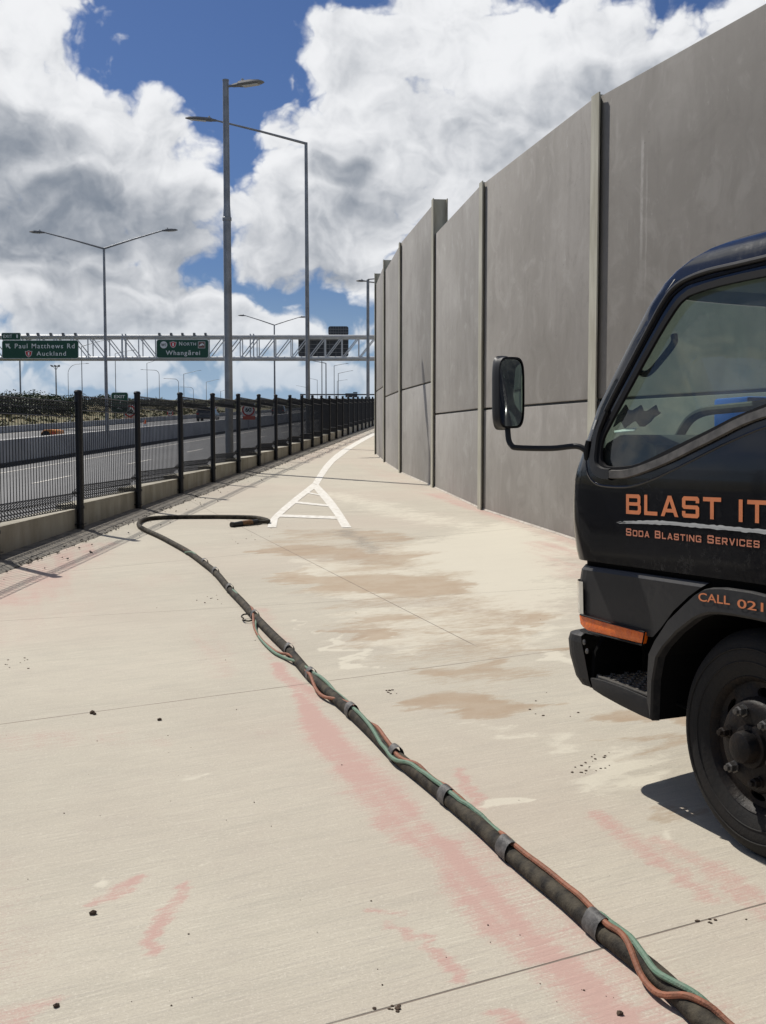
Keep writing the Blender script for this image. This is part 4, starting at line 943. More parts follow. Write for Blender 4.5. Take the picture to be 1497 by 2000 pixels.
# ------------------------------------------------------------------ vehicles and cone far off
M['car_dark'] = mat('dark_car_paint', (0.018, 0.02, 0.024), 0.25, 0.0, coat=.8); M['car_glass'] = mat('car_glass', (0.012, 0.014, 0.016), .08)
M['car_white'] = mat('pale_vehicle_paint', (0.5, 0.5, 0.5), .35); M['tyre_small'] = mat('car_tyre', (.015, .015, .015), .8); M['tail_red'] = mat('tail_lamp', (.35, .01, .01), .25)
def far_car(name, label, px, d, width, length, height, paint_, boxy=False):
    p = at_depth(px, 800, d); z = terrain(p.x, d); t = thing(name, label, 'car' if not boxy else 'van', (p.x, d, z), 'vehicles on the motorway')
    w2, h, L = width / 2, height, length
    mb = MB()   # lower body: section in y-z pushed across
    body = [(0, .28), (.02, .62), (.12, .92), (L * .25, .95), (L * .72, .93), (L * .95, .78), (L, .5), (L, .28)]
    mb.prism([(-w2, y_, z_ * (h / 1.45)) for y_, z_ in body], (width, 0, 0)); mb.build('body', paint_, t, bevel=.06)
    cab_ = [(.12, .90), (.45, h / 1.45 * .0 + 1.40), (L * .50, 1.45), (L * .72, .93)] if not boxy else [(.03, .9), (.06, 1.42), (L * .72, 1.45), (L * .86, .93)]
    mb = MB(); s = h / 1.45
    vs = []
    for sx in (-1, 1):
        for y_, z_ in cab_: vs.append((sx * w2 * (.97 if z_ < 1 else .80 if not boxy else .92), y_, z_ * s))
    mb.add(vs, [(3, 2, 1, 0), (4, 5, 6, 7), (0, 1, 5, 4), (1, 2, 6, 5), (2, 3, 7, 6), (3, 0, 4, 7)]); c_ = mb.build('cabin', paint_, t, bevel=.05)
    (y0_, z0_), (y1_, z1_) = cab_[0], cab_[1]; f0_, f1_ = .25, .85
    mb = MB(); qa = [(-w2 * .75, y0_ + (y1_ - y0_) * f0_ - .02, (z0_ + (z1_ - z0_) * f0_) * s), (w2 * .75, y0_ + (y1_ - y0_) * f0_ - .02, (z0_ + (z1_ - z0_) * f0_) * s), (w2 * .68, y0_ + (y1_ - y0_) * f1_ - .02, (z0_ + (z1_ - z0_) * f1_) * s), (-w2 * .68, y0_ + (y1_ - y0_) * f1_ - .02, (z0_ + (z1_ - z0_) * f1_) * s)]
    mb.prism(qa, (0, .03, 0)); mb.build('rear_window', M['car_glass'], c_, smooth=False)
    for sx in (-1, 1):
        mb = MB(); mb.box((sx * w2 * .82, .03, .74 * s), (w2 * .28, .08, .16)); mb.build('tail_lamp', M['tail_red'], t, bevel=.02)
        for yy in (L * .2, L * .8):
            mb = MB(); mb.lathe([(0, -.1), (.31, -.1), (.33, -.05), (.33, .05), (.31, .1), (0, .1)], (sx * (w2 - .1), yy, .32), (1, 0, 0), 18); mb.build('wheel', M['tyre_small'], t)
far_car('hatchback_car', 'dark hatchback car above the median barrier right of the green north sign', 400, 113, 1.78, 4.1, 1.5, M['car_dark'])
far_car('hatchback_car', 'tiny dark car beyond the fence right of the large speed sign', 543, 150, 1.7, 4.0, 1.4, M['car_dark'])
far_car('panel_van', 'dark van beyond the fence below the long arm lamp post', 617, 150, 1.8, 4.6, 1.9, M['car_dark'], True)
far_car('delivery_van', 'pale box van beyond the fence near the wall end', 647, 190, 1.9, 5.5, 2.2, M['car_white'], True)
p = at_depth(284, 833, 78); t = thing('traffic_cone', 'small orange traffic cone behind the median barrier', 'traffic cone', (p.x, 78, terrain(p.x, 78)))
mb = MB(); mb.lathe([(0, 0), (.19, .03), (.05, .82), (.03, .84), (0, .84)], (0, 0, 0), (0, 0, 1), 16); mb.build('cone_body', M['cone'], t)
mb = MB(); mb.box((0, 0, .02), (.42, .42, .04)); mb.build('cone_base', M['cone'], t, bevel=.01)
mb = MB(); mb.lathe([(.125, .38), (.135, .38), (.10, .56), (.09, .56)], (0, 0, 0), (0, 0, 1), 16); mb.build('reflective_band', M['sign_white'], t)
# low orange machine half hidden behind the median
d = 62; p = at_depth(95, 845, d); t = thing('road_plough', 'low orange road machine with dark wheel arch half hidden behind the median barrier', 'road machine', (p.x, d, terrain(p.x, d)))
o = Vector(t.location); zt_ = at_depth(95, 838.5, d).z - o.z
mb = MB(); mb.prism([(-.42, 0, .15), (-.45, 0, zt_ * .55), (-.3, 0, zt_ * .95), (.1, 0, zt_), (.36, 0, zt_ * .93), (.44, 0, zt_ * .7), (.44, 0, .15)], (0, 1.6, 0)); mb.build('body', M['machine_orange'], t, bevel=.03)
mb = MB(); mb.lathe([(0, -.02), (.2, -.02), (.23, 0), (.23, .12), (0, .12)], (-.14, .05, zt_ * .5), (0, -1, 0), 20); mb.build('wheel', M['tyre_small'], t)
mb = MB(); mb.prism([(.12, -.03, zt_ * .55), (.4, -.03, zt_ * .5), (.4, -.03, zt_ * .75), (.15, -.03, zt_ * .85)], (0, .04, 0)); mb.build('side_panel', M['sign_orange'], t)

# ------------------------------------------------------------------ roadside bush and far tree line (leafy masses)
def leaf_mat(name, a, b):
    m = bpy.data.materials.new(name); m.use_nodes = True; t_ = NT(m.node_tree); bs = m.node_tree.nodes['Principled BSDF']
    g = t_.n('ShaderNodeTexCoord').outputs['Object']; c = t_.mix(t_.smooth(t_.noise(g, .55, 4), .35, .65), a, b); t_.link(c, bs.inputs['Base Color'])
    bs.inputs['Roughness'].default_value = .6; bs.inputs['Specular IOR Level'].default_value = .3; return m
M['leaf'] = leaf_mat('bush_leaves', (.018, .032, .010), (.050, .070, .020)); M['leaf_far'] = leaf_mat('far_leaves', (.03, .045, .025), (.06, .075, .04))
M['leaf_dry'] = leaf_mat('tussock_leaves', (.14, .12, .05), (.09, .10, .035))
def leaf_mass(mb, c, rad, n, size, rnd):
    for k in range(n):
        v = Vector((rnd.gauss(0, 1), rnd.gauss(0, 1), rnd.gauss(0, 1))).normalized() * (rnd.random() ** .4)
        p = Vector(c) + Vector((v.x * rad[0], v.y * rad[1], abs(v.z) * rad[2]))
        a = Vector((rnd.gauss(0, 1), rnd.gauss(0, 1), rnd.gauss(0, .8))).normalized(); b = a.cross(Vector((rnd.gauss(0, 1), rnd.gauss(0, 1), rnd.gauss(0, 1)))).normalized()
        s = size * rnd.uniform(.6, 1.4); mb.quad(p - a * s - b * s * .4, p + a * s * .2 - b * s * .55, p + a * s + b * s * .3, p - a * s * .1 + b * s * .55)
rb = random.Random(11)
def bush_row(name, q0, q1, ya, yb, step, h, n, size, material, kind='stuff', label=None):
    mb = MB(); yy = ya
    while yy < yb:
        q = rb.uniform(q0, q1); x = fence_x(yy) + q; hh = h(yy) * rb.uniform(.55, 1.25)
        leaf_mass(mb, (x, yy, terrain(x, yy) - .1), (hh * rb.uniform(.7, 1.2), hh * rb.uniform(.8, 1.3), hh), int(n * rb.uniform(.7, 1.3)), size, rb)
        yy += step * rb.uniform(.5, 1.5)
    return struct(mb.build(name, material, smooth=False, recalc=False), kind)
bush_row('roadside_bush', -46, -33.5, 60, 180, .55, lambda y_: lerp_tab([(60, 2.0), (100, 1.9), (118, 1.2), (150, 1.2), (180, .8)], y_), 420, .095, M['leaf'])
bush_row('roadside_bush', -36.5, -31.5, 78, 112, .30, lambda y_: 1.15, 420, .085, M['leaf'])
bush_row('dry_tussocks', -33, -27.5, 60, 170, .35, lambda y_: .42, 45, .10, M['leaf_dry'])
bush_row('far_tree_line', -60, 30, 230, 520, 1.2, lambda y_: 1.2 + .0025 * y_, 110, .22, M['leaf_far'])

# ------------------------------------------------------------------ blast hose
def hose_line(L, dz, n=6): return catmull([on_ground(x, y, dz) for x, y in L], n)
HOSE = [(2300, 2700), (2000, 2500), (1750, 2310), (1600, 2185), (1500, 2095), (1440, 2045), (1366, 1984), (1291, 1911), (1211, 1847), (1168, 1813), (1104, 1756), (1045, 1708), (992, 1663), (939, 1614), (874, 1559), (837, 1528), (773, 1476), (730, 1432), (687, 1391), (637, 1347), (605, 1318), (566, 1272), (534, 1241), (499, 1205), (474, 1177), (449, 1151), (423, 1120), (396, 1098), (368, 1078), (336, 1060), (311, 1047), (283, 1034.5), (271.5, 1026), (275, 1018), (294, 1012.5), (336, 1010), (389, 1009.5), (442, 1009.5), (492, 1010.5), (511, 1013), (522, 1016)]
HR = .0265
bh = thing('blast_hose', 'long dark blasting hose lying along the path with green and orange hoses taped to it', 'hose', tuple(on_ground(773, 1476)))
bo = Vector(bh.location)
def rubber(name, a, b, rough=.6, sc_=30):
    return mat(name, a, rough, 0, 0, sc_, .4, 120, spec=.18, color2=b, detail=8)
M['hose'] = rubber('dusty_black_rubber', (.011, .010, .009), (.075, .064, .046), .8, 17); M['hose_red'] = rubber('faded_orange_hose', (.29, .115, .068), (.20, .095, .06)); M['hose_green'] = rubber('faded_green_hose', (.11, .20, .14), (.16, .22, .165))
M['tape'] = mat('grey_duct_tape', (.045, .044, .043), .55, 0, 0, 25, .4, 60, spec=.3, color2=(.12, .116, .112)); M['brass'] = mat('worn_tan_sleeve', (.22, .105, .035), .5, 0, .4, 40)
HL = hose_line(HOSE, HR); mb = MB(); mb.tube([p - bo for p in HL], HR, 14); mb.build('main_hose', M['hose'], bh)
RED = [(2290, 2670), (1990, 2465), (1740, 2280), (1600, 2150), (1500, 2060), (1420, 1993), (1361, 1964), (1291, 1926), (1249, 1884), (1216, 1837), (1184, 1815), (1152, 1778), (1110, 1736), (1056, 1697), (1013, 1665), (987, 1640), (965, 1602), (944, 1582), (912, 1571), (885, 1554), (858, 1521), (826, 1502), (789, 1485), (762, 1460), (730, 1414), (694, 1382), (662, 1365), (626, 1346), (605, 1318), (587, 1296), (563, 1272), (538, 1262), (512, 1241), (497, 1217), (493, 1190), (478, 1175), (449, 1148), (423, 1117), (402, 1095), (386, 1083), (360, 1072)]
GREEN = [(2300, 2660), (2000, 2455), (1745, 2268), (1600, 2138), (1500, 2052), (1410, 1984), (1361, 1954), (1291, 1912), (1255, 1872), (1226, 1833), (1190, 1809), (1160, 1776), (1122, 1738), (1062, 1692), (1016, 1661), (984, 1630), (958, 1606), (930, 1588), (900, 1570), (877, 1553), (845, 1529), (812, 1502), (770, 1477), (745, 1450), (718, 1417), (690, 1386), (672, 1362), (648, 1345), (620, 1322), (604, 1310), (585, 1292), (559, 1276), (534, 1263), (509, 1238), (499, 1217), (502, 1196), (480, 1174), (452, 1150), (427, 1118), (406, 1095), (388, 1086), (362, 1074)]
def small_hose(L, name, material, phase):
    # the thin hoses rest on top of the main hose between the tape bands
    pts = []
    base = hose_line(L, .045, 5)
    for i, p in enumerate(base):
        q = min((Vector((p.x - h_.x, p.y - h_.y, 0)).length for h_ in HL))
        top = HR + math.sqrt(max(HR * HR - min(q, HR) ** 2, 0)) + .0085 if q < HR else .0095
        blend = max(0, min(1, (q - HR * .8) / .03)); g = gz(p.x, p.y)
        z = g + (HR + math.sqrt(max((HR + .009) ** 2 - min(q, HR + .009) ** 2, 0))) * (1 - blend) + blend * .014
        pts.append(Vector((p.x, p.y, max(z, g + .0095))))
    for _ in range(2): pts = [pts[0]] + [Vector((b.x, b.y, (a.z + 2 * b.z + c.z) / 4)) for a, b, c in zip(pts, pts[1:], pts[2:])] + [pts[-1]]
    mb = MB(); mb.tube([p - bo for p in pts], .0088, 8); mb.build(name, material, bh)
small_hose(RED, 'orange_hose', M['hose_red'], 0); small_hose(GREEN, 'green_hose', M['hose_green'], 1)
for px, py, ln in ((1168, 1813, .075), (992, 1663, .075), (874, 1559, .06), (773, 1476, .055), (687, 1391, .06), (608, 1320, .055), (565, 1271, .05), (498, 1204, .05), (449, 1151, .07), (421, 1118, .08), (400, 1100, .06)):
    c = on_ground(px, py, HR); i = min(range(len(HL)), key=lambda k: (HL[k] - c).length); i = min(max(i, 1), len(HL) - 2)
    d = (HL[i + 1] - HL[i - 1]).normalized(); up = Vector((0, 0, 1)); s_ = d.cross(up).normalized(); mb = MB(); vs = []; n = 22; K = 5
    for k in range(K):
        for a in range(n):
            an = 2 * math.pi * a / n; ca_, sa_ = math.cos(an), math.sin(an)
            rx = HR + .003 + (.006 if ca_ > 0 else .003) * max(sa_, 0); rz = HR + .003 + .0155 * max(sa_, 0) ** 1.2
            jit = 1 + .05 * mnoise.noise(Vector((an * 2, k * 1.7, px)))
            vs.append(c + d * ((k / (K - 1) - .5) * ln + .006 * mnoise.noise(Vector((an, k, px * .1)))) + (s_ * ca_ * rx + up * sa_ * rz) * jit - bo)
    mb.add(vs, [(k * n + a, k * n + (a + 1) % n, (k + 1) * n + (a + 1) % n, (k + 1) * n + a) for k in range(K - 1) for a in range(n)])
    mb.build('tape_band', M['tape'], bh, angle=60)
mb = MB(); mb.tube([p - bo for p in hose_line([(498, 1204), (488, 1200), (477, 1200), (472, 1204), (476, 1208)], .03, 5)], .0055, 6)
mb.tube([p - bo for p in hose_line([(497, 1210), (486, 1213), (474, 1211)], .014, 5)], .0055, 6); mb.build('strap_end', M['hose'], bh)
HR2 = .02
mb = MB(); mb.tube([p - bo for p in hose_line([(522, 1016), (525, 1017.5), (522, 1019), (512, 1019.2), (500, 1019.4)], .028, 5)], .024, 10); mb.build('end_loop', M['hose'], bh)
a, b, c, d_ = (on_ground(x, y, .03) - bo for x, y in ((503, 1019.2), (492, 1020.6), (472, 1022.8), (452, 1025.2)))
mb = MB(); mb.tube([a, b], [.034, .032], 12); mb.build('coupling', M['sign_black'], bh)
mb = MB(); mb.tube([b, b + (c - b) * .1, c - (c - b) * .1, c], [.033, .038, .038, .033], 12); mb.build('grip_sleeve', M['brass'], bh)
mb = MB(); mb.tube([c, c + (d_ - c) * .3, d_ - (d_ - c) * .2, d_ - (d_ - c) * .19, d_], [.036, .032, .028, .034, .034], 12); mb.build('nozzle', M['sign_black'], bh)
mb = MB(); mb.tube([p - bo for p in hose_line([(512, 1022), (500, 1024.5), (485, 1026), (468, 1026), (455, 1026.5)], .012, 5)], .008, 6); mb.build('control_hose', M['hose'], bh)

# ------------------------------------------------------------------ truck
exec_truck = True
TW = on_ground(1488, 1688); TH, TP = R(24), R(1.4)
tn = Vector((-math.cos(TH), -math.sin(TH), 0))                      # out of the near (left) side
tf = Vector((-math.sin(TH), math.cos(TH), 0)) * math.cos(TP) + Vector((0, 0, -math.sin(TP)))
tu = tn.cross(tf) * -1
if tu.z < 0: tu = -tu
truck = thing('work_truck', 'black light truck cab with orange BLAST IT lettering parked beside the noise wall', 'truck')
truck.matrix_world = Matrix(((-tn.x, tf.x, tu.x, TW.x), (-tn.y, tf.y, tu.y, TW.y), (-tn.z, tf.z, tu.z, TW.z), (0, 0, 0, 1)))
def L3(u, v, h): return Vector((-v, u, h))                           # u ahead of the front axle, v out to the near side, h up
def at_side(px, py, v=.04):                                          # photo point on the truck's side plane -> (u, h)
    r = ray(px, py); o = TW + tn * v; k = tn.dot(o - Vector((0, 0, HC))) / tn.dot(r); p = Vector((0, 0, HC)) + r * k - TW
    return p.dot(tf), p.dot(tu)
def car_paint(name, color, rough, coat, dust):
    m = bpy.data.materials.new(name); m.use_nodes = True; t_ = NT(m.node_tree); b = m.node_tree.nodes['Principled BSDF']; g = t_.n('ShaderNodeTexCoord').outputs['Object']
    nz = t_.noise(g, 3.5, 6, .65); spk = t_.noise(g, 60, 4, .7); sx_ = t_.n('ShaderNodeSeparateXYZ'); t_.link(g, sx_.inputs[0])
    lowdirt = t_.smooth(sx_.outputs[2], 1.15, .55)
    f = t_.math('MULTIPLY', t_.math('ADD', t_.smooth(nz, .45, .75), t_.math('MULTIPLY', lowdirt, .8)), t_.smooth(spk, .35, .75))
    t_.link(t_.mix(t_.math('MULTIPLY', f, dust, clamp=True), color, (.16, .145, .12)), b.inputs['Base Color'])
    t_.link(t_.math('ADD', t_.math('MULTIPLY', f, .3), rough), b.inputs['Roughness'])
    b.inputs['Coat Weight'].default_value = coat; b.inputs['Coat Roughness'].default_value = .05; b.inputs['Specular IOR Level'].default_value = .3; return m
M['cab'] = car_paint('black_cab_paint', (.0035, .0035, .005), .16, .30, .03); M['trim'] = car_paint('grey_black_plastic', (.016, .016, .017), .45, .05, .10)
M['bumper'] = car_paint('matt_bumper_plastic', (.010, .010, .011), .5, .0, .10)
M['tread'] = mat('sunlit_step_steel', (.17, .16, .145), .5, .1, .4, 30)  # steel colour lightened for sun on the tread ridges
M['lining'] = mat('pale_headliner', (.42, .41, .38), .9, 0, .15, 5)
M['rubber'] = mat('window_rubber', (.006, .006, .007), .6, spec=.12); M['worn_lit_trim'] = mat('worn_sill_lit_step_trim', (.10, .092, .082), .5, 0, 0, 20, .1, 80, color2=(.045, .042, .038))
M['inside'] = mat('cab_interior_plastic', (.035, .036, .036), .75, 0, .3, 6); M['dark'] = mat('black_underside', (.005, .005, .005), .95, spec=.05)
M['tyre'] = mat('tyre_rubber', (.009, .009, .009), .8, 0, 0, 9, .2, 60, spec=.3, color2=(.018, .016, .014)); M['rim'] = mat('black_painted_rim', (.007, .007, .008), .5, 0, 0, 22, .25, 60, spec=.15, color2=(.018, .013, .010))
M['letter'] = mat('orange_vinyl', (.62, .20, .075), .5, 0, 0, 12, color2=(.52, .165, .065)); M['letter_dull'] = mat('dull_orange_vinyl', (.50, .19, .11), .5); M['swoosh'] = mat('white_brush_vinyl', (.42, .43, .42), .55)
M['amber'] = mat('amber_lens', (.85, .17, .012), .25, 0, 0, 30, .3, 90, coat=.2, color2=(.62, .10, .01)); M['clear'] = mat('headlamp_lens', (.48, .46, .40), .15, 0, .3, 8, coat=.6)
M['chrome'] = mat('mirror_glass', (.58, .62, .61), .03, 1.0); M['bolt'] = mat('worn_bolt_steel', (.11, .105, .10), .4, .6, .4, 60); M['blue'] = mat('blue_plastic', (.008, .16, .70), .45); M['zigzag'] = mat('folded_dark_card', (.004, .004, .006), .9, spec=.02)
def glass_mat(name, tint):
    m = bpy.data.materials.new(name); m.use_nodes = True; t_ = NT(m.node_tree); nt = m.node_tree; nt.nodes.clear()
    out = t_.n('ShaderNodeOutputMaterial'); tr = t_.n('ShaderNodeBsdfTransparent'); tr.inputs[0].default_value = (*tint, 1); gl = t_.n('ShaderNodeBsdfGlossy'); gl.inputs['Roughness'].default_value = .02
    gl.inputs[0].default_value = (1, 1, 1, 1); geo = t_.n('ShaderNodeNewGeometry'); cth = t_.math('ABSOLUTE', t_.vmath('DOT_PRODUCT', geo.outputs['Normal'], geo.outputs['Incoming'], out=1)); fr_ = t_.math('ADD', .045, t_.math('MULTIPLY', t_.math('POWER', t_.math('SUBTRACT', 1.0, cth, clamp=True), 5.0), .9)); mx = t_.n('ShaderNodeMixShader')
    g = t_.n('ShaderNodeTexCoord').outputs['Object']; df = t_.n('ShaderNodeBsdfDiffuse'); df.inputs[0].default_value = (.35, .36, .34, 1); mx2 = t_.n('ShaderNodeMixShader')
    t_.link(t_.math('MULTIPLY', t_.smooth(t_.noise(g, 5, 7, .7), 0.3, .8, .025, .10), 1.0), mx2.inputs[0]); t_.link(tr.outputs[0], mx2.inputs[1]); t_.link(df.outputs[0], mx2.inputs[2])
    t_.link(fr_, mx.inputs[0]); t_.link(mx2.outputs[0], mx.inputs[1]); t_.link(gl.outputs[0], mx.inputs[2]); t_.link(mx.outputs[0], out.inputs[0]); return m
M['glass'] = glass_mat('green_tinted_glass', (.64, .77, .70)); M['screen'] = glass_mat('green_windscreen_glass', (.72, .81, .76))

V0 = [(0, .04), (1.25, .04), (1.45, .015), (1.65, -.008), (1.85, -.034), (1.93, -.05)]
UC = [(.90, .925), (.95, .948), (1.046, .970), (1.15, .972), (1.227, .962), (1.324, .925), (1.40, .895), (1.50, .855), (1.56, .812), (1.72, .700), (1.86, .598), (1.93, .530)]
def v0(h): return lerp_tab(V0, h)
def uc(h): return lerp_tab(UC, h)
CR = [(.9, .14), (1.3, .11), (1.6, .09), (1.93, .09)]
UR = -.62; HW = .85                                                  # rear of the cab, half width
def S_(u, h): return L3(u, v0(h), h)
# near side skin with its window opening
win_t = [(-.40, 1.475), (-.028, 1.455), (.231, 1.380), (.429, 1.318), (.579, 1.272), (.68, 1.259), (.776, 1.258), (.815, 1.272), (.838, 1.300), (.842, 1.345), (.833, 1.385), (.80, 1.435), (.697, 1.568), (.562, 1.738), (.50, 1.808), (.458, 1.848), (.42, 1.868), (.385, 1.877), (.25, 1.887), (-.01, 1.886), (-.40, 1.880), (-.455, 1.868), (-.475, 1.83), (-.475, 1.53), (-.46, 1.49)]
hs = [.905 + (1.93 - .905) * i / 26 for i in range(27)]
outer = [(UR, hs[0])] + [(u, hs[0]) for u in np.linspace(UR, uc(hs[0]), 24)[1:-1]] + [(uc(h), h) for h in hs] + [(u, 1.93) for u in np.linspace(uc(1.93), UR, 20)[1:]] + [(UR, h) for h in hs[::-1][1:-1]]
extra = [(u, h) for u in np.arange(-.55, .95, .08) for h in np.arange(.97, 1.9, .07) if u < uc(h) - .03 and not pin((u, h), win_t)]
V, Fs = cdt(outer, [win_t], extra)
def mirror_pts(pts): return [Vector((2 * (HW - .04) - p.x, p.y, p.z)) for p in pts]     # to the far side of the cab
cab = MB(); side = [S_(u, h) for u, h in V]
cab.add(side, Fs); cab.add(mirror_pts(side), [f[::-1] for f in Fs])
# rounded front corner, front below and above the windscreen
def front_pts(h, n=7):
    r = lerp_tab(CR, h); u0 = uc(h); vv = v0(h)
    return [L3(u0 + r * math.sin(a), vv - r * (1 - math.cos(a)), h) for a in np.linspace(0, math.pi / 2, n)]
def front_row(h, m=9):
    c = front_pts(h); a = c[-1]; xm = -(-HW + .04); row = list(c)
    for k in range(1, m): 
        x = a.x + (xm * 2 - a.x * 2) * (k / m) if False else a.x + (2 * (HW - .04) - 2 * a.x) * (k / m); s_ = (x - (HW - .04)) / ((HW - .04) - a.x)
        row.append(Vector((x, a.y + .07 * (1 - s_ * s_), h)))
    return row + mirror_pts(c)[::-1]
WS0, WS1 = 1.345, 1.895
def rows_mesh(mb, hh, sel=None):
    rws = [front_row(h) for h in hh]; n = len(rws[0])
    for i in range(len(rws) - 1):
        for k in range(n - 1):
            if sel is None or sel(k, n): mb.quad(rws[i][k], rws[i][k + 1], rws[i + 1][k + 1], rws[i + 1][k])
rows_mesh(cab, [h for h in hs if h < WS0] + [WS0]); rows_mesh(cab, [WS1] + [h for h in hs if h > WS1])
mids = [WS0] + [h for h in hs if WS0 < h < WS1] + [WS1]
rows_mesh(cab, mids, lambda k, n: k < 5 or k >= n - 6)
# roof: shrinking rings
ring_h = [(1.93, 0, 0), (1.965, .010, .05), (1.998, .028, .11), (2.026, .058, .18), (2.050, .11, .27), (2.070, .22, .42), (2.084, .52, .66)]
def ring(h, ins, insf):
    base = front_row(1.93); out = []
    cx = HW - .04
    for p in base: 
        k = max(0, 1 - ins / (HW - .02)); q = Vector((cx + (p.x - cx) * k, p.y - insf, h)); out.append(q)
    rear = [Vector((cx + (base[-1].x - cx) * k, UR + min(ins, .25), h)), Vector((cx + (base[0].x - cx) * k, UR + min(ins, .25), h))]
    return out + rear
rg_ = [ring(*a) for a in ring_h]
for a, b in zip(rg_, rg_[1:]):
    n = len(a)
    for k in range(n): cab.quad(a[k], a[(k + 1) % n], b[(k + 1) % n], b[k])
cab.add(rg_[-1], [tuple(range(len(rg_[-1])))])
# rear wall and floor of the cab
cab.quad(*(L3(UR, v, h) for v, h in ((.04, .905), (.04 - 2 * HW, .905), (-2 * HW + .04, 1.25), (.04, 1.25))))
cab.quad(*(L3(UR, v, h) for v, h in ((.04, 1.25), (.04 - 2 * HW, 1.25), (-2 * HW + .13, 1.93), (-.05, 1.93))))
cab_o = cab.build('cab_shell', M['cab'], truck, angle=40, merge=.002)
mb = MB(); hl_ = [L3(.50, -.10, 1.905), L3(.55, -.40, 1.925), L3(.58, -HW + .04, 1.93)]; hl_ += mirror_pts(hl_[:2])[::-1]; hl_ += [L3(-.55, -1.56, 1.95), L3(-.55, -.12, 1.95)]
mb.prism(hl_, (0, 0, .012))
for k in range(len(front_row(1.9)) - 1):     # lining over the windscreen header
    p_, q_ = front_row(1.893), front_row(1.935); i_ = Vector((0, -.022, 0)); mb.quad(p_[k] + i_, p_[k + 1] + i_, q_[k + 1] + i_ * 1.5, q_[k] + i_ * 1.5)
mb.build('headliner', M['lining'], truck, smooth=False)
mb = MB(); mb.prism([L3(u, v, .93) for u, v in ((UR + .03, .0), (uc(.93) + .05, .0), (uc(.93) + .05, -1.62), (UR + .03, -1.62))], (0, 0, .012)); mb.build('cab_floor', M['inside'], truck, smooth=False)
# glass
def inset(poly, d):
    cx = sum(p[0] for p in poly) / len(poly); cy = sum(p[1] for p in poly) / len(poly)
    return [(cx + (x - cx) * (1 + d / (abs(x - cx) + abs(y - cy) + .01)), cy + (y - cy) * (1 + d / (abs(x - cx) + abs(y - cy) + .01))) for x, y in poly]
gp = inset(win_t, .015); V, Fs = cdt(gp); 
gl_ = MB(); pts = [L3(u, v0(h) - .018, h) for u, h in V]; gl_.add(pts, Fs); gl_.build('door_window', M['glass'], truck, recalc=False)
gl_ = MB(); gl_.add(mirror_pts(pts), Fs); gl_.build('door_window', M['glass'], truck, recalc=False)
ws = MB(); rws = [front_row(h)[5:-5] for h in mids]
for i in range(len(rws) - 1):
    for k in range(len(rws[0]) - 1): ws.quad(*(p + Vector((0, -.012, -.006)) for p in (rws[i][k], rws[i][k + 1], rws[i + 1][k + 1], rws[i + 1][k])))
ws.build('windscreen', M['screen'], truck, recalc=False)
# window rubber, worn lower trim, door seams, drip rail
def side_tube(L, r, dv=.0, n=8, flat=None): 
    mb = MB(); mb.tube([L3(u, v0(h) + dv, h) for u, h in L], r, n); return mb
def side_band(L, wd, dv, th=.008):
    """flat moulding that follows a line on the side skin"""
    mb = MB(); P_ = [Vector(p) for p in L]; vs = []
    for i, p in enumerate(P_):
        t_ = (P_[min(i + 1, len(P_) - 1)] - P_[max(i - 1, 0)]).normalized(); nn = Vector((-t_.y, t_.x)) * (wd[i] if isinstance(wd, (list, tuple)) else wd) * .5
        for s_, dd in ((-1, 0), (-.8, th), (.8, th), (1, 0)):
            q = p + nn * s_; vs.append(L3(q.x, v0(q.y) + dv + dd, q.y))
    mb.add(vs, [(i * 4 + k, i * 4 + k + 1, i * 4 + k + 5, i * 4 + k + 4) for i in range(len(P_) - 1) for k in range(3)]); return mb
def cat2(L, n=4): return [(p.x, p.y) for p in catmull([Vector((a, b, 0)) for a, b in L], n)]
side_band(cat2(win_t + [win_t[0]], 2), .030, -.004, .010).build('window_seal', M['rubber'], truck)
low = cat2([(.752, 1.243), (.66, 1.245), (.565, 1.262), (.42, 1.300), (.226, 1.364), (-.033, 1.441), (-.40, 1.462)], 4)
side_band(low, .034, .003, .012).build('worn_sill_trim', M['worn_lit_trim'], truck)
frt = cat2([(.752, 1.243), (.80, 1.246), (.845, 1.262), (.868, 1.295), (.868, 1.345), (.860, 1.40), (.835, 1.452), (.815, 1.482)], 4)
side_band(frt, [.046 - .030 * max(0, (i - 8) / (len(frt) - 9)) for i in range(len(frt))], .002, .014).build('quarter_trim', M['trim'], truck)
dip = cat2([(.93, 1.30), (.905, 1.24), (.85, 1.205), (.75, 1.196), (.63, 1.200), (.50, 1.228), (.36, 1.272), (.10, 1.36), (-.10, 1.405), (-.45, 1.42)], 4)
side_tube(dip, .006, -.003).build('belt_crease', M['cab'], truck)
rail = cat2([(.845, 1.49), (.80, 1.555), (.69, 1.70), (.60, 1.82), (.555, 1.875), (.52, 1.908), (.46, 1.932), (.35, 1.945), (.2, 1.945), (0, 1.945), (-.6, 1.945)], 4)
side_tube([(u - .02, h - .01) for u, h in rail], .010, .004).build('drip_rail', M['trim'], truck)
side_band(cat2([(.80, 1.50), (.665, 1.675), (.575, 1.79), (.515, 1.862), (.455, 1.898), (.37, 1.912), (.0, 1.918), (-.58, 1.915)], 4), .012, -.002, .006).build('door_seam', M['rubber'], truck)
mb = MB(); mb.tube([L3(-.52, .042, h) for h in (.92, 1.25)], .005, 6); mb.build('rear_door_seam', M['rubber'], truck)
# decal near the pillar foot
mb = MB(); mb.prism([L3(u, v0(h) + .003, h) for u, h in ((.902, 1.415), (.888, 1.452), (.878, 1.452), (.893, 1.415))], (-.002, 0, 0)); mb.build('worn_sticker', M['swoosh'], truck, smooth=False)

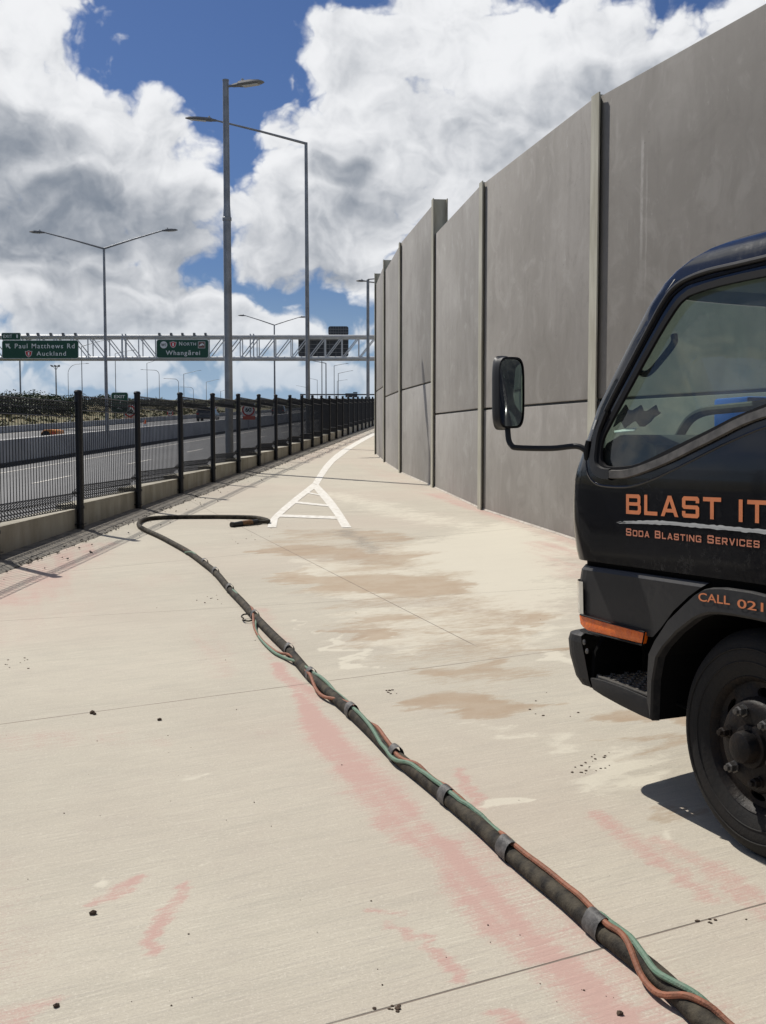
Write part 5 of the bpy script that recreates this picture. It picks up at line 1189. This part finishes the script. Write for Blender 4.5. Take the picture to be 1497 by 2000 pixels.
# lettering cut from vinyl
CH = {}
def box_(x0, y0, x1, y1, c=(0, 0, 0, 0)):      # rectangle with cut corners: bottom-left, bottom-right, top-right, top-left
    a, b, d, e = c; p = []
    p += [(x0, y0 + a), (x0 + a, y0)] if a else [(x0, y0)]
    p += [(x1 - b, y0), (x1, y0 + b)] if b else [(x1, y0)]
    p += [(x1, y1 - d), (x1 - d, y1)] if d else [(x1, y1)]
    p += [(x0 + e, y1), (x0, y1 - e)] if e else [(x0, y1)]
    return p
s = .19; t_ = .20
CH['I'] = (.2, box_(0, 0, .2, 1), [])
CH['L'] = (.85, [(0, 0), (.85, 0), (.85, s), (.2, s), (.2, 1), (0, 1)], [])
CH['T'] = (1.0, [(.4, 0), (.6, 0), (.6, 1 - s), (1, 1 - s), (1, 1), (0, 1), (0, 1 - s), (.4, 1 - s)], [])
CH['A'] = (1.08, [(0, 0), (.22, 0), (.31, .2), (.77, .2), (.86, 0), (1.08, 0), (.65, 1), (.43, 1)], [[(.385, .37), (.695, .37), (.54, .74)]])
CH['B'] = (1.0, [(0, 0), (.9, 0), (1, .1), (1, .43), (.93, .51), (.97, .58), (.97, .9), (.87, 1), (0, 1)], [[(.2, s), (.76, s), (.8, s + .04), (.8, .40), (.77, .43), (.2, .43)], [(.2, .60), (.74, .60), (.77, .63), (.77, .78), (.74, 1 - s), (.2, 1 - s)]])
CH['S'] = (1.0, [(.1, 0), (.9, 0), (1, .1), (1, .49), (.9, .59), (.2, .59), (.2, 1 - s), (.8, 1 - s), (.8, .70), (1, .70), (1, .9), (.9, 1), (.1, 1), (0, .9), (0, .5), (.1, .41), (.8, .41), (.8, s), (.2, s), (.2, .31), (0, .31), (0, .1)], [])
CH['O'] = (1.05, box_(0, 0, 1.05, 1, (.12,) * 4), [box_(.2, s, .85, 1 - s, (.05,) * 4)])
CH['D'] = (1.05, box_(0, 0, 1.05, 1, (0, .14, .14, 0)), [box_(.2, s, .85, 1 - s, (0, .06, .06, 0))])
CH['N'] = (1.05, [(0, 0), (.2, 0), (.2, .68), (.82, 0), (1.05, 0), (1.05, 1), (.85, 1), (.85, .32), (.23, 1), (0, 1)], [])
CH['G'] = (1.05, [(.12, 0), (1.05, 0), (1.05, .55), (.55, .55), (.55, .38), (.85, .38), (.85, s), (.2, s), (.2, 1 - s), (.85, 1 - s), (.85, .72), (1.05, .72), (1.05, .88), (.93, 1), (.12, 1), (0, .88), (0, .12)], [])
CH['E'] = (.9, [(0, 0), (.9, 0), (.9, s), (.2, s), (.2, .41), (.8, .41), (.8, .59), (.2, .59), (.2, 1 - s), (.9, 1 - s), (.9, 1), (0, 1)], [])
CH['R'] = (1.02, [(0, 0), (.2, 0), (.2, .34), (.52, .34), (.76, 0), (1.02, 0), (.76, .36), (.9, .36), (1, .46), (1, .9), (.9, 1), (0, 1)], [[(.2, .53), (.76, .53), (.8, .57), (.8, 1 - s - .04), (.76, 1 - s), (.2, 1 - s)]])
CH['V'] = (1.05, [(.42, 0), (.63, 0), (1.05, 1), (.83, 1), (.525, .27), (.22, 1), (0, 1)], [])
CH['C'] = (1.0, [(.12, 0), (.88, 0), (1, .12), (1, .33), (.8, .33), (.8, s), (.2, s), (.2, 1 - s), (.8, 1 - s), (.8, .67), (1, .67), (1, .88), (.88, 1), (.12, 1), (0, .88), (0, .12)], [])
def vinyl(word, u0, u1, h0, h1, hs_=None, material=None, name='lettering', gap=.2, space=.9, dv=.0022):
    """word set in wide capitals between u0 (left, ahead) and u1; first letters taller when hs_ gives the small-capital height"""
    seq = []; x = 0; first = True
    for ch in word:
        if ch == ' ': x += space * (h1 - h0); first = True; continue
        H = (h1 - h0) if (first or hs_ is None) else hs_; wd, o_, hl = CH[ch]; seq.append((x, H, o_, hl)); x += (wd + gap) * H; first = False
    tot = x - gap * seq[-1][1]; k = (u0 - u1) / tot; mb = MB()
    for x, H, o_, hl in seq:
        V, Fs = cdt(o_, hl); mb.add([L3(u0 - (x + p[0] * H) * k, v0(h0 + p[1] * H) + dv, h0 + p[1] * H) for p in V], Fs)
    return mb.build(name, material, truck, smooth=False)
vinyl('BLAST', .660, .147, 1.0985, 1.171, material=M['letter'], gap=.22)
vinyl('IT', .064, -.062, 1.096, 1.1675, material=M['letter'], gap=.24)
vinyl('SODA BLASTING SERVICES', .660, -.030, 1.0185, 1.0455, hs_=.0225, material=M['letter_dull'], gap=.28, space=.75)
rs = random.Random(5); mb = MB()
for k in range(3):
    up_, dn_ = [], []; N = 70; ph_ = rs.random() * 9
    for i in range(N + 1):
        f_ = i / N; u = .722 - f_ * .95; ctr = 1.063 + .016 * math.sin(min(f_ * 4.2, 1.57)) - .010 * f_ + (k - 1) * .0035
        w_ = .0042 * min(1, f_ * 6) * (.5 + 1.3 * abs(mnoise.noise(Vector((f_ * 22 + ph_, k, 0)))))
        up_.append(L3(u, .0424 + .0003 * k, ctr + w_ + .003 * mnoise.noise(Vector((f_ * 60, k, 4))))); dn_.append(L3(u, .0424 + .0003 * k, ctr - w_))
    for i in range(N): mb.quad(up_[i], dn_[i], dn_[i + 1], up_[i + 1])
mb.build('brush_stroke', M['swoosh'], truck, smooth=False)

# lower body: gap, corner panel, lamp, front face
def lower_row(u0, v, r, h, n=7, m=7, back=.5):
    c = [L3(u0 + r * math.sin(a), v - r * (1 - math.cos(a)), h) for a in np.linspace(0, math.pi / 2, n)]; a = c[-1]; cx = HW - .04
    row = [L3(back, v, h)] + c + [Vector((a.x + (2 * cx - 2 * a.x) * k / m, a.y + .06 * (1 - ((a.x + (2 * cx - 2 * a.x) * k / m - cx) / (cx - a.x)) ** 2), h)) for k in range(1, m)]
    return row + [Vector((2 * cx - p.x, p.y, p.z)) for p in c[::-1]] + [Vector((2 * cx + v, back, h))]
def loft(mb, rws):
    for a, b in zip(rws, rws[1:]):
        for k in range(len(a) - 1): mb.quad(a[k], a[k + 1], b[k + 1], b[k])
mb = MB(); loft(mb, [lower_row(.91, .018, .12, .86, back=UR), lower_row(.91, .018, .12, .93, back=UR)]); mb.build('door_gap_filler', M['dark'], truck)
def panel_face(poly, dv, th, name, material, bevel=.004):
    mb = MB(); mb.prism([L3(u, dv, h) for u, h in poly], (th, 0, 0)); return mb.build(name, material, truck, bevel=bevel)
mb = MB(); loft(mb, [lower_row(.905, .012, .12, .655, back=.55), lower_row(.915, .040, .12, .664, back=.505), lower_row(.93, .040, .12, .70, back=.462), lower_row(.93, .04, .12, .77, back=.392), lower_row(.925, .040, .12, .83, back=.310), lower_row(.915, .040, .12, .868, back=.245), lower_row(.905, .030, .12, .884, back=.220), lower_row(.89, .0, .12, .886, back=.222)])
cp = mb.build('corner_panel', M['trim'], truck, angle=30)
panel_face([(.893, .634), (.93, .644), (.948, .655), (.956, .690), (.85, .686), (.72, .6815), (.539, .676), (.553, .632)], .050, .02, 'turn_signal', M['amber'])
mb = MB(); mb.tube([L3(u, .052, h) for u, h in ((.945, .692), (.75, .684), (.536, .678), (.550, .629), (.89, .631))], .0035, 5); mb.build('turn_signal_rim', M['rubber'], truck)
mb = MB(); rr_ = [(.93, .043, .128), (.93, .043, .128)]
for vshift in (0,):
    q0 = lower_row(.926, .050, .122, .694)[1:9]; q1 = lower_row(.930, .050, .122, .822)[1:9]
    for k in range(len(q0) - 1): mb.quad(q0[k], q0[k + 1], q1[k + 1], q1[k])
    cx = HW - .04; m0 = [Vector((2 * cx - p.x, p.y, p.z)) for p in q0]; m1 = [Vector((2 * cx - p.x, p.y, p.z)) for p in q1]
mb.build('headlamp', M['clear'], truck)
mb = MB()
for k in range(len(m0) - 1): mb.quad(m0[k], m0[k + 1], m1[k + 1], m1[k])
mb.build('headlamp', M['clear'], truck)
# bumper wrapping round the front
def bump_row(u0, v, r, h, back): return lower_row(u0, v, r, h, 9, 9, back)
mb = MB(); rws = [bump_row(.905, -.03, .12, .60, .93), bump_row(.945, .030, .12, .617, .955), bump_row(.985, .048, .12, .606, .945), bump_row(.992, .052, .12, .58, .935), bump_row(.985, .050, .12, .52, .915), bump_row(.955, .044, .11, .44, .898), bump_row(.93, .036, .10, .412, .892), bump_row(.91, .0, .10, .404, .89)]
loft(mb, rws); mb.build('front_bumper', M['bumper'], truck, angle=28)
mb = MB(); mb.prism([L3(.885, v, h) for v, h in ((.035, .41), (-.2, .41), (-.2, .605), (-.02, .605), (.02, .55))], (0, .02, 0)); mb.build('bumper_end_cap', M['dark'], truck)
for u, h in ((.925, .585), (.905, .553)):
    mb = MB(); mb.lathe([(.011, 0), (.011, .004), (0, .006)], L3(u, .045, h), (-1, 0, .1), 10); mb.build('bumper_bolt', M['bolt'], truck)
# step with tread
st_ = thing if False else None
mb = MB(); mb.prism([L3(u, .048, h) for u, h in ((.885, .452), (.868, .409), (.80, .396), (.68, .380), (.56, .368), (.493, .365), (.498, .437), (.56, .443), (.68, .452), (.80, .456))], (.028, 0, 0)); stp = mb.build('step_skirt', M['bumper'], truck, bevel=.005)
mb = MB()
for i in range(8):
    v = .018 - i * .032; mb.bar(L3(.875, v, .456 - .004), L3(.50, v, .440 - .004), .013, .012)
for i in range(13):
    u = .865 - i * .03; mb.bar(L3(u, .02, .4525 - (.875 - u) * .043), L3(u, -.21, .4525 - (.875 - u) * .043), .010, .010)
for i in range(8):
    for j in range(13):
        if (i + j) % 2 == 0:
            u = .865 - j * .03; mb.box(L3(u, .018 - i * .032, .4625 - (.875 - u) * .043), (.012, .014, .006))
mb.build('step_tread', M['tread'], truck, smooth=False)
mb = MB(); mb.bar(L3(.845, .030, .462), L3(.51, .034, .447), .018, .008); mb.build('step_edge', M['worn_lit_trim'], truck, bevel=.003)  # lip coloured pale for sun along the step's outer edge
mb = MB(); mb.quad(*(L3(u, -.215, h) for u, h in ((.89, .44), (.48, .42), (.48, .68), (.89, .68)))); mb.quad(*(L3(u, v, .668) for u, v in ((.50, .03), (.93, .03), (.93, -.215), (.48, -.215)))); mb.prism([L3(u, .005, h) for u, h in ((.16, .885), (.93, .885), (.93, .675), (.47, .675), (.36, .76), (.25, .83))], (.006, 0, 0)); mb.build('step_well', M['dark'], truck, smooth=False)
# wheel arch flare
ao = [(.520, .44), (.519, .52), (.512, .603), (.478, .655), (.405, .737), (.315, .806), (.262, .845), (.225, .864), (.187, .873), (.12, .880), (.0, .880), (-.12, .872), (-.25, .835), (-.36, .77), (-.46, .68), (-.52, .58), (-.54, .46)]
ai = [(.492, .366), (.484, .512), (.460, .600), (.424, .642), (.350, .704), (.262, .760), (.215, .778), (.180, .787), (.13, .791), (.08, .793), (0, .793), (-.10, .790), (-.22, .76), (-.32, .705), (-.41, .63), (-.455, .56), (-.47, .46)]
mb = MB(); n = len(ao)
secs = [[L3(a[0], .038, a[1]) for a in ao], [L3(a[0] * .985 + b[0] * .015, .054, a[1] * .94 + b[1] * .06) for a, b in zip(ao, ai)], [L3(a[0] * .1 + b[0] * .9, .060, a[1] * .1 + b[1] * .9) for a, b in zip(ao, ai)], [L3(b[0], .052, b[1]) for b in ai], [L3(b[0] - .002, .022, b[1] - .002) for b in ai]]
for a, b in zip(secs, secs[1:]):
    for k in range(n - 1): mb.quad(a[k], a[k + 1], b[k + 1], b[k])
arch = mb.build('wheel_arch', M['trim'], truck, angle=50)
for w_, (u0, u1), (h0, h1) in (('CALL', (.233, .080), (.8245, .853)), ('021', (.046, -.070), (.8235, .852))):
    mb = MB(); text_on(mb, w_, (0, 0, 1, 1), lambda x, y: L3(u0 + (u1 - u0) * x, .0625, h0 + (h1 - h0) * y + (.004 if w_ == 'CALL' else 0) * x), .012); mb.build('lettering', M['letter'], arch, smooth=False, recalc=False)
mb = MB()
for b0, b1 in zip(ai, ai[1:]): mb.quad(L3(b0[0], .03, b0[1]), L3(b1[0], .03, b1[1]), L3(b1[0], -.45, b1[1]), L3(b0[0], -.45, b0[1]))
mb.prism([L3(u, -.46, h) for u, h in ai + [(-.47, .35)]], (.02, 0, 0)); mb.build('wheel_well', M['dark'], truck, smooth=False)
mb = MB(); mb.tube([L3(.49, -.05, .42), L3(.40, -.06, .405), L3(.33, -.10, .41)], .006, 6); mb.bar(L3(.47, -.12, .44), L3(.38, -.10, .40), .03, .012); mb.bar(L3(.42, -.18, .45), L3(.33, -.12, .40), .02, .03); mb.build('brake_line', M['dark'], truck)
# wheels
def wheel(u, v_out, far_side=False, dh=0.0):
    sg = -1 if far_side else 1; ax = Vector((-sg, 0, 0)); c = L3(u, v_out, .362 + dh)
    wo = bpy.data.objects.new('wheel', None); COL.objects.link(wo); wo.parent = truck; wo.scale = (1, 1.035, 1.035); wo.location = (0, -u * .035, -dh * .035)
    mb = MB(); mb.lathe([(.208, -.012), (.226, -.004), (.245, .004), (.285, .010), (.318, .004), (.340, -.012), (.352, -.030), (.361, -.045), (.3615, -.070), (.351, -.071), (.351, -.077), (.3615, -.078), (.3615, -.105), (.351, -.106), (.351, -.112), (.3615, -.113), (.3615, -.14), (.352, -.155), (.32, -.175), (.25, -.18), (.205, -.17)], c, ax, 72)
    ty = mb.build('tyre', M['tyre'], wo, angle=50)
    mb = MB(); mb.lathe([(.300, .0095), (.303, .0115), (.306, .0085)], c, ax, 72); mb.lathe([(.258, .0070), (.261, .0095), (.264, .0075)], c, ax, 72); mb.build('sidewall_rib', M['tyre'], ty)
    # disc with oval hand holes
    PR = [(.0, .012), (.062, .012), (.066, .012), (.13, .010), (.142, .0), (.150, -.022), (.178, -.034), (.196, -.030), (.204, -.016), (.2145, -.010)]
    circ = [(.196 * math.cos(a), .196 * math.sin(a)) for a in np.linspace(0, 2 * math.pi, 64, endpoint=False)]; holes = []
    for k in range(6):
        a0 = R(30 + 60 * k + 5); hl = []
        for j in range(14):
            b = 2 * math.pi * j / 14; rr = .166 + .0145 * math.sin(b); aa = a0 + .19 * math.copysign(abs(math.cos(b)) ** .7, math.cos(b)); hl.append((rr * math.cos(aa), rr * math.sin(aa)))
        holes.append(hl)
    ex = [(r * math.cos(a), r * math.sin(a)) for r in (.03, .066, .10, .13, .142, .150) for a in np.linspace(0, 2 * math.pi, 36, endpoint=False)]
    V, Fs = cdt(circ, holes, ex); mb = MB()
    mb.add([c + Vector((0, p[0], p[1])) + ax * lerp_tab(PR, math.hypot(*p)) for p in V], Fs)
    mb.lathe([(.196, -.030), (.204, -.016), (.2145, -.006), (.2165, -.008), (.214, -.05), (.19, -.06)], c, ax, 64)
    for hl in holes:
        m_ = len(hl); o0 = [c + Vector((0, p[0], p[1])) + ax * lerp_tab(PR, math.hypot(*p)) for p in hl]; o1 = [q - ax * .012 for q in o0]
        mb.add(o0 + o1, [(i, (i + 1) % m_, m_ + (i + 1) % m_, m_ + i) for i in range(m_)])
    mb.build('rim', M['rim'], wo, angle=45)
    mb = MB(); mb.lathe([(0, -.09), (.19, -.09), (.19, -.06)], c, ax, 32); mb.build('brake_drum', M['dark'], wo)
    mb = MB(); mb.lathe([(.068, .010), (.066, .024), (.060, .026), (.052, .026), (.050, .050), (.046, .062), (.030, .068), (0, .069)], c, ax, 32); mb.build('hub', M['rim'], wo, angle=30)
    for k in range(6):
        a = R(60 * k + 12); pc = c + Vector((0, .1105 * math.cos(a), .1105 * math.sin(a))); mb = MB()
        mb.lathe([(.021, .010), (.021, .016), (.0165, .017), (.0165, .036), (.012, .040), (.010, .040), (.010, .050), (0, .051)], pc, ax, 6); mb.build('wheel_nut', M['bolt'] if k in (1, 2, 5) else M['rim'], wo, smooth=False)
wheel(.035, .0); wheel(.035, -1.62, True, .03)
mb = MB(); mb.tube([L3(0, -.12, .36), L3(0, -1.5, .36)], .05, 10); mb.build('front_axle', M['dark'], truck)
# mirror on its arm
mm = at_depth(997, 767, 4.6) - TW; mc = L3(mm.dot(tf), mm.dot(tn), mm.dot(tu))
def loc_px(px, py, d): q = at_depth(px, py, d) - TW; return L3(q.dot(tf), q.dot(tn), q.dot(tu))
mroot = bpy.data.objects.new('side_mirror', None); COL.objects.link(mroot); mroot.parent = truck
Minv = truck.matrix_world.to_3x3().inverted()
# the glass faces back along the truck and in towards the driver
nrm = (Vector((0, -1, 0)) + Vector((.13, 0, 0)) + Vector((0, 0, -.03))).normalized(); upm = Vector((-.02, 0, 1)); upm = (upm - nrm * upm.dot(nrm)).normalized(); rtm = upm.cross(nrm).normalized()
def superel(w_, h_, n=40, e=.45): return [(w_ * math.copysign(abs(math.cos(a)) ** e, math.cos(a)), h_ * math.copysign(abs(math.sin(a)) ** e, math.sin(a))) for a in np.linspace(0, 2 * math.pi, n, endpoint=False)]
mw, mh = .0665, .1445
mb = MB(); sec = [(1.0, .010), (1.0, -.012), (.97, -.032), (.80, -.052), (.45, -.062)]; so = superel(mw, mh); n = len(so); vs = []
for k, dz in [(.94, .012)] + sec:
    for x, y in so: vs.append(mc + rtm * (x * k if k >= .9 else x * k) + upm * (y * (k if k > .9 else (k + .25) if k > .5 else k + .35)) + nrm * dz)
mb.add(vs, [(i * n + k, i * n + (k + 1) % n, (i + 1) * n + (k + 1) % n, (i + 1) * n + k) for i in range(len(sec)) for k in range(n)] + [tuple(len(sec) * n + k for k in range(n))])
mb.build('mirror_housing', M['bumper'], mroot, angle=45)
mb = MB(); vs = []; K = 6
for i in range(K + 1):
    for x, y in superel(mw * .95, mh * .965):
        f_ = i / K; vs.append(mc + rtm * x * f_ + upm * y * f_ + nrm * (.0065 + 0.003 * (1 - f_ * f_)))
mb.add(vs, [(i * n + k, i * n + (k + 1) % n, (i + 1) * n + (k + 1) % n, (i + 1) * n + k) for i in range(K) for k in range(n)]); mb.build('mirror_face', M['chrome'], mroot, recalc=True, merge=.0005)
root_u, root_h = .905, 1.335
armp = [loc_px(992, 836, 4.6), loc_px(994, 858, 4.58), loc_px(1000, 870, 4.56), loc_px(1012, 874.5, 4.54)]
rootp = L3(.93, .032, 1.332)
armp = catmull(armp + [armp[-1].lerp(rootp, .5) + Vector((0, 0, .004)), armp[-1].lerp(rootp, .86) + Vector((0, 0, .017)), rootp], 5)
mb = MB(); mb.tube(armp, .0115, 10); mb.build('mirror_arm', M['bumper'], mroot)
mb = MB(); mb.tube([mc - upm * mh * .9 - nrm * .03, armp[0]], .013, 10); mb.tube([rootp + Vector((.0, -.01, .04)), rootp, rootp + Vector((0, 0, -.035))], [.008, .013, .008], 8); mb.build('mirror_bracket', M['bumper'], mroot)
# inside the cab: dash, steering wheel, grab handles, seat, things on the dash
mb = MB(); dsh = [(.93, .95), (.94, 1.28), (.89, 1.362), (.80, 1.392), (.68, 1.388), (.58, 1.35), (.56, 1.2), (.64, .95)]
mb.prism([L3(u, -.03, h) for u, h in dsh], (1.58, 0, 0)); mb.build('dashboard', M['inside'], truck, bevel=.012)
mb = MB(); mb.prism([L3(u, -.86, h) for u, h in ((.68, 1.37), (.62, 1.425), (.55, 1.425), (.50, 1.32), (.58, 1.2))], (.40, 0, 0)); mb.build('instrument_hood', M['inside'], truck, bevel=.012)
sc_ = L3(.30, -1.02, 1.30); ax_ = Vector((0, -.55, .83)).normalized()
mb = MB(); x_ = Vector((1, 0, 0)); y_ = ax_.cross(x_); N = 40; vs = []
for i in range(N):
    a = 2 * math.pi * i / N; cdir = x_ * math.cos(a) + y_ * math.sin(a)
    for j in range(8):
        b = 2 * math.pi * j / 8; vs.append(sc_ + cdir * (.205 + .014 * math.cos(b)) + ax_ * .014 * math.sin(b))
mb.add(vs, [(i * 8 + j, i * 8 + (j + 1) % 8, ((i + 1) % N) * 8 + (j + 1) % 8, ((i + 1) % N) * 8 + j) for i in range(N) for j in range(8)])
for a in (.4, math.pi - .4, -math.pi / 2): mb.bar(sc_ + (x_ * math.cos(a) + y_ * math.sin(a)) * .2, sc_ - ax_ * .03, .03, .012)
mb.tube([sc_ - ax_ * .02, sc_ - ax_ * .45], .03, 10); mb.build('steering_wheel', M['inside'], truck)
def ray_v(px, py, v):                       # photo point on a plane parallel to the truck's side
    u, h = at_side(px, py, v); return L3(u, v, h)
mb = MB(); mb.tube(catmull([ray_v(px, py, -.10) for px, py in ((1238, 713), (1247, 723), (1259, 730), (1272, 725), (1290, 705), (1310, 680), (1318, 666), (1317, 653))], 4), .0125, 10); mb.build('grab_handle', M['inside'], truck)
mb = MB(); mb.tube([ray_v(1290, 630, -.08), ray_v(1299, 636, -.08)], .010, 8); mb.build('pillar_hook', M['inside'], truck)
mb = MB(); mb.tube(catmull([ray_v(px, py, -.30) for px, py in ((1300, 905), (1318, 872), (1335, 838), (1352, 816), (1378, 803), (1420, 798), (1470, 793), (1530, 786))], 4), .0185, 10); mb.build('grab_rail', M['inside'], truck)
zz_ = [(1206, 812), (1222, 790), (1227, 800), (1236, 801), (1252, 791), (1256, 802), (1263, 803), (1281, 791), (1285, 803), (1290, 806)]
lo_ = [(1198, 834), (1213, 822), (1220, 836), (1236, 824), (1242, 822), (1250, 833), (1258, 833), (1271, 823), (1277, 815), (1288, 808)]
mb = MB(); up_ = [ray_v(*p, -.36) for p in zz_]; dn_ = [ray_v(*p, -.34) for p in lo_]
for i in range(len(up_) - 1): mb.prism([up_[i], up_[i + 1], dn_[i + 1], dn_[i]], Vector((.006, 0, 0)))
mb.build('folded_sunshade', M['zigzag'], truck, smooth=False)
mb = MB(); mb.prism([ray_v(1200, 843, -.32), ray_v(1245, 836, -.38), ray_v(1240, 842, -.34), ray_v(1202, 846, -.30)], Vector((0, 0, .004))); mb.build('white_paper', M['sign_white'], truck, smooth=False)
mb = MB(); q = ray_v(1465, 803, -.62); q2 = L3(q.y, -.62, q.z)
bl = tag(mb.box((0, 0, 0), (.34, .20, .12)) and mb.build('storage_tub', M['blue'], None, bevel=.012), 'blue plastic tub lying on the truck dashboard behind the door window', 'tub')
bl.matrix_world = truck.matrix_world @ Matrix.Translation(ray_v(1490, 806, -.80))
for vv in (-.40, -1.05):
    def ws_pt(v, h, out=.012):
        r_ = front_row(h); xs = [p.x for p in r_]; k = min(range(len(r_)), key=lambda i: abs(r_[i].x + v)); return Vector((-v, r_[k].y + out, h))
    mb = MB(); mb.tube([ws_pt(vv, 1.275, .03), ws_pt(vv - .22, 1.305, .022), ws_pt(vv - .42, 1.32, .018)], .006, 6); mb.bar(ws_pt(vv - .18, 1.325, .012), ws_pt(vv - .60, 1.318, .012), .010, .016); mb.build('wiper', M['rubber'], truck, smooth=False)
for v in (-.45, -1.25):
    mb = MB(); mb.box(L3(-.12, v, 1.06), (.5, .48, .16)); mb.box(L3(-.42, v, 1.38), (.48, .13, .62), Matrix.Rotation(-.15, 3, 'X')); mb.build('seat', M['inside'], truck, bevel=.05)
# chassis and tray behind the cab
for v in (-.45, -1.2):
    mb = MB(); mb.bar(L3(.85, v, .62), L3(-3.4, v, .62), .07, .16); mb.build('chassis_rail', M['dark'], truck, smooth=False)
mb = MB(); mb.box(L3(-2.15, -HW + .04, .90), (1.86, 2.7, .10)); mb.build('tray_deck', M['trim'], truck, bevel=.01)
mb = MB(); mb.box(L3(-.85, -HW + .04, 1.35), (1.80, .05, .9)); mb.build('headboard', M['trim'], truck, bevel=.01)
for v in (.06, -1.76):
    mb = MB(); mb.box(L3(-2.15, v, 1.10), (.03, 2.66, .30)); mb.build('drop_side', M['trim'], truck, bevel=.006)
wheel(-2.45, -.02, False, -.112); wheel(-2.45, -1.60, True, -.075)
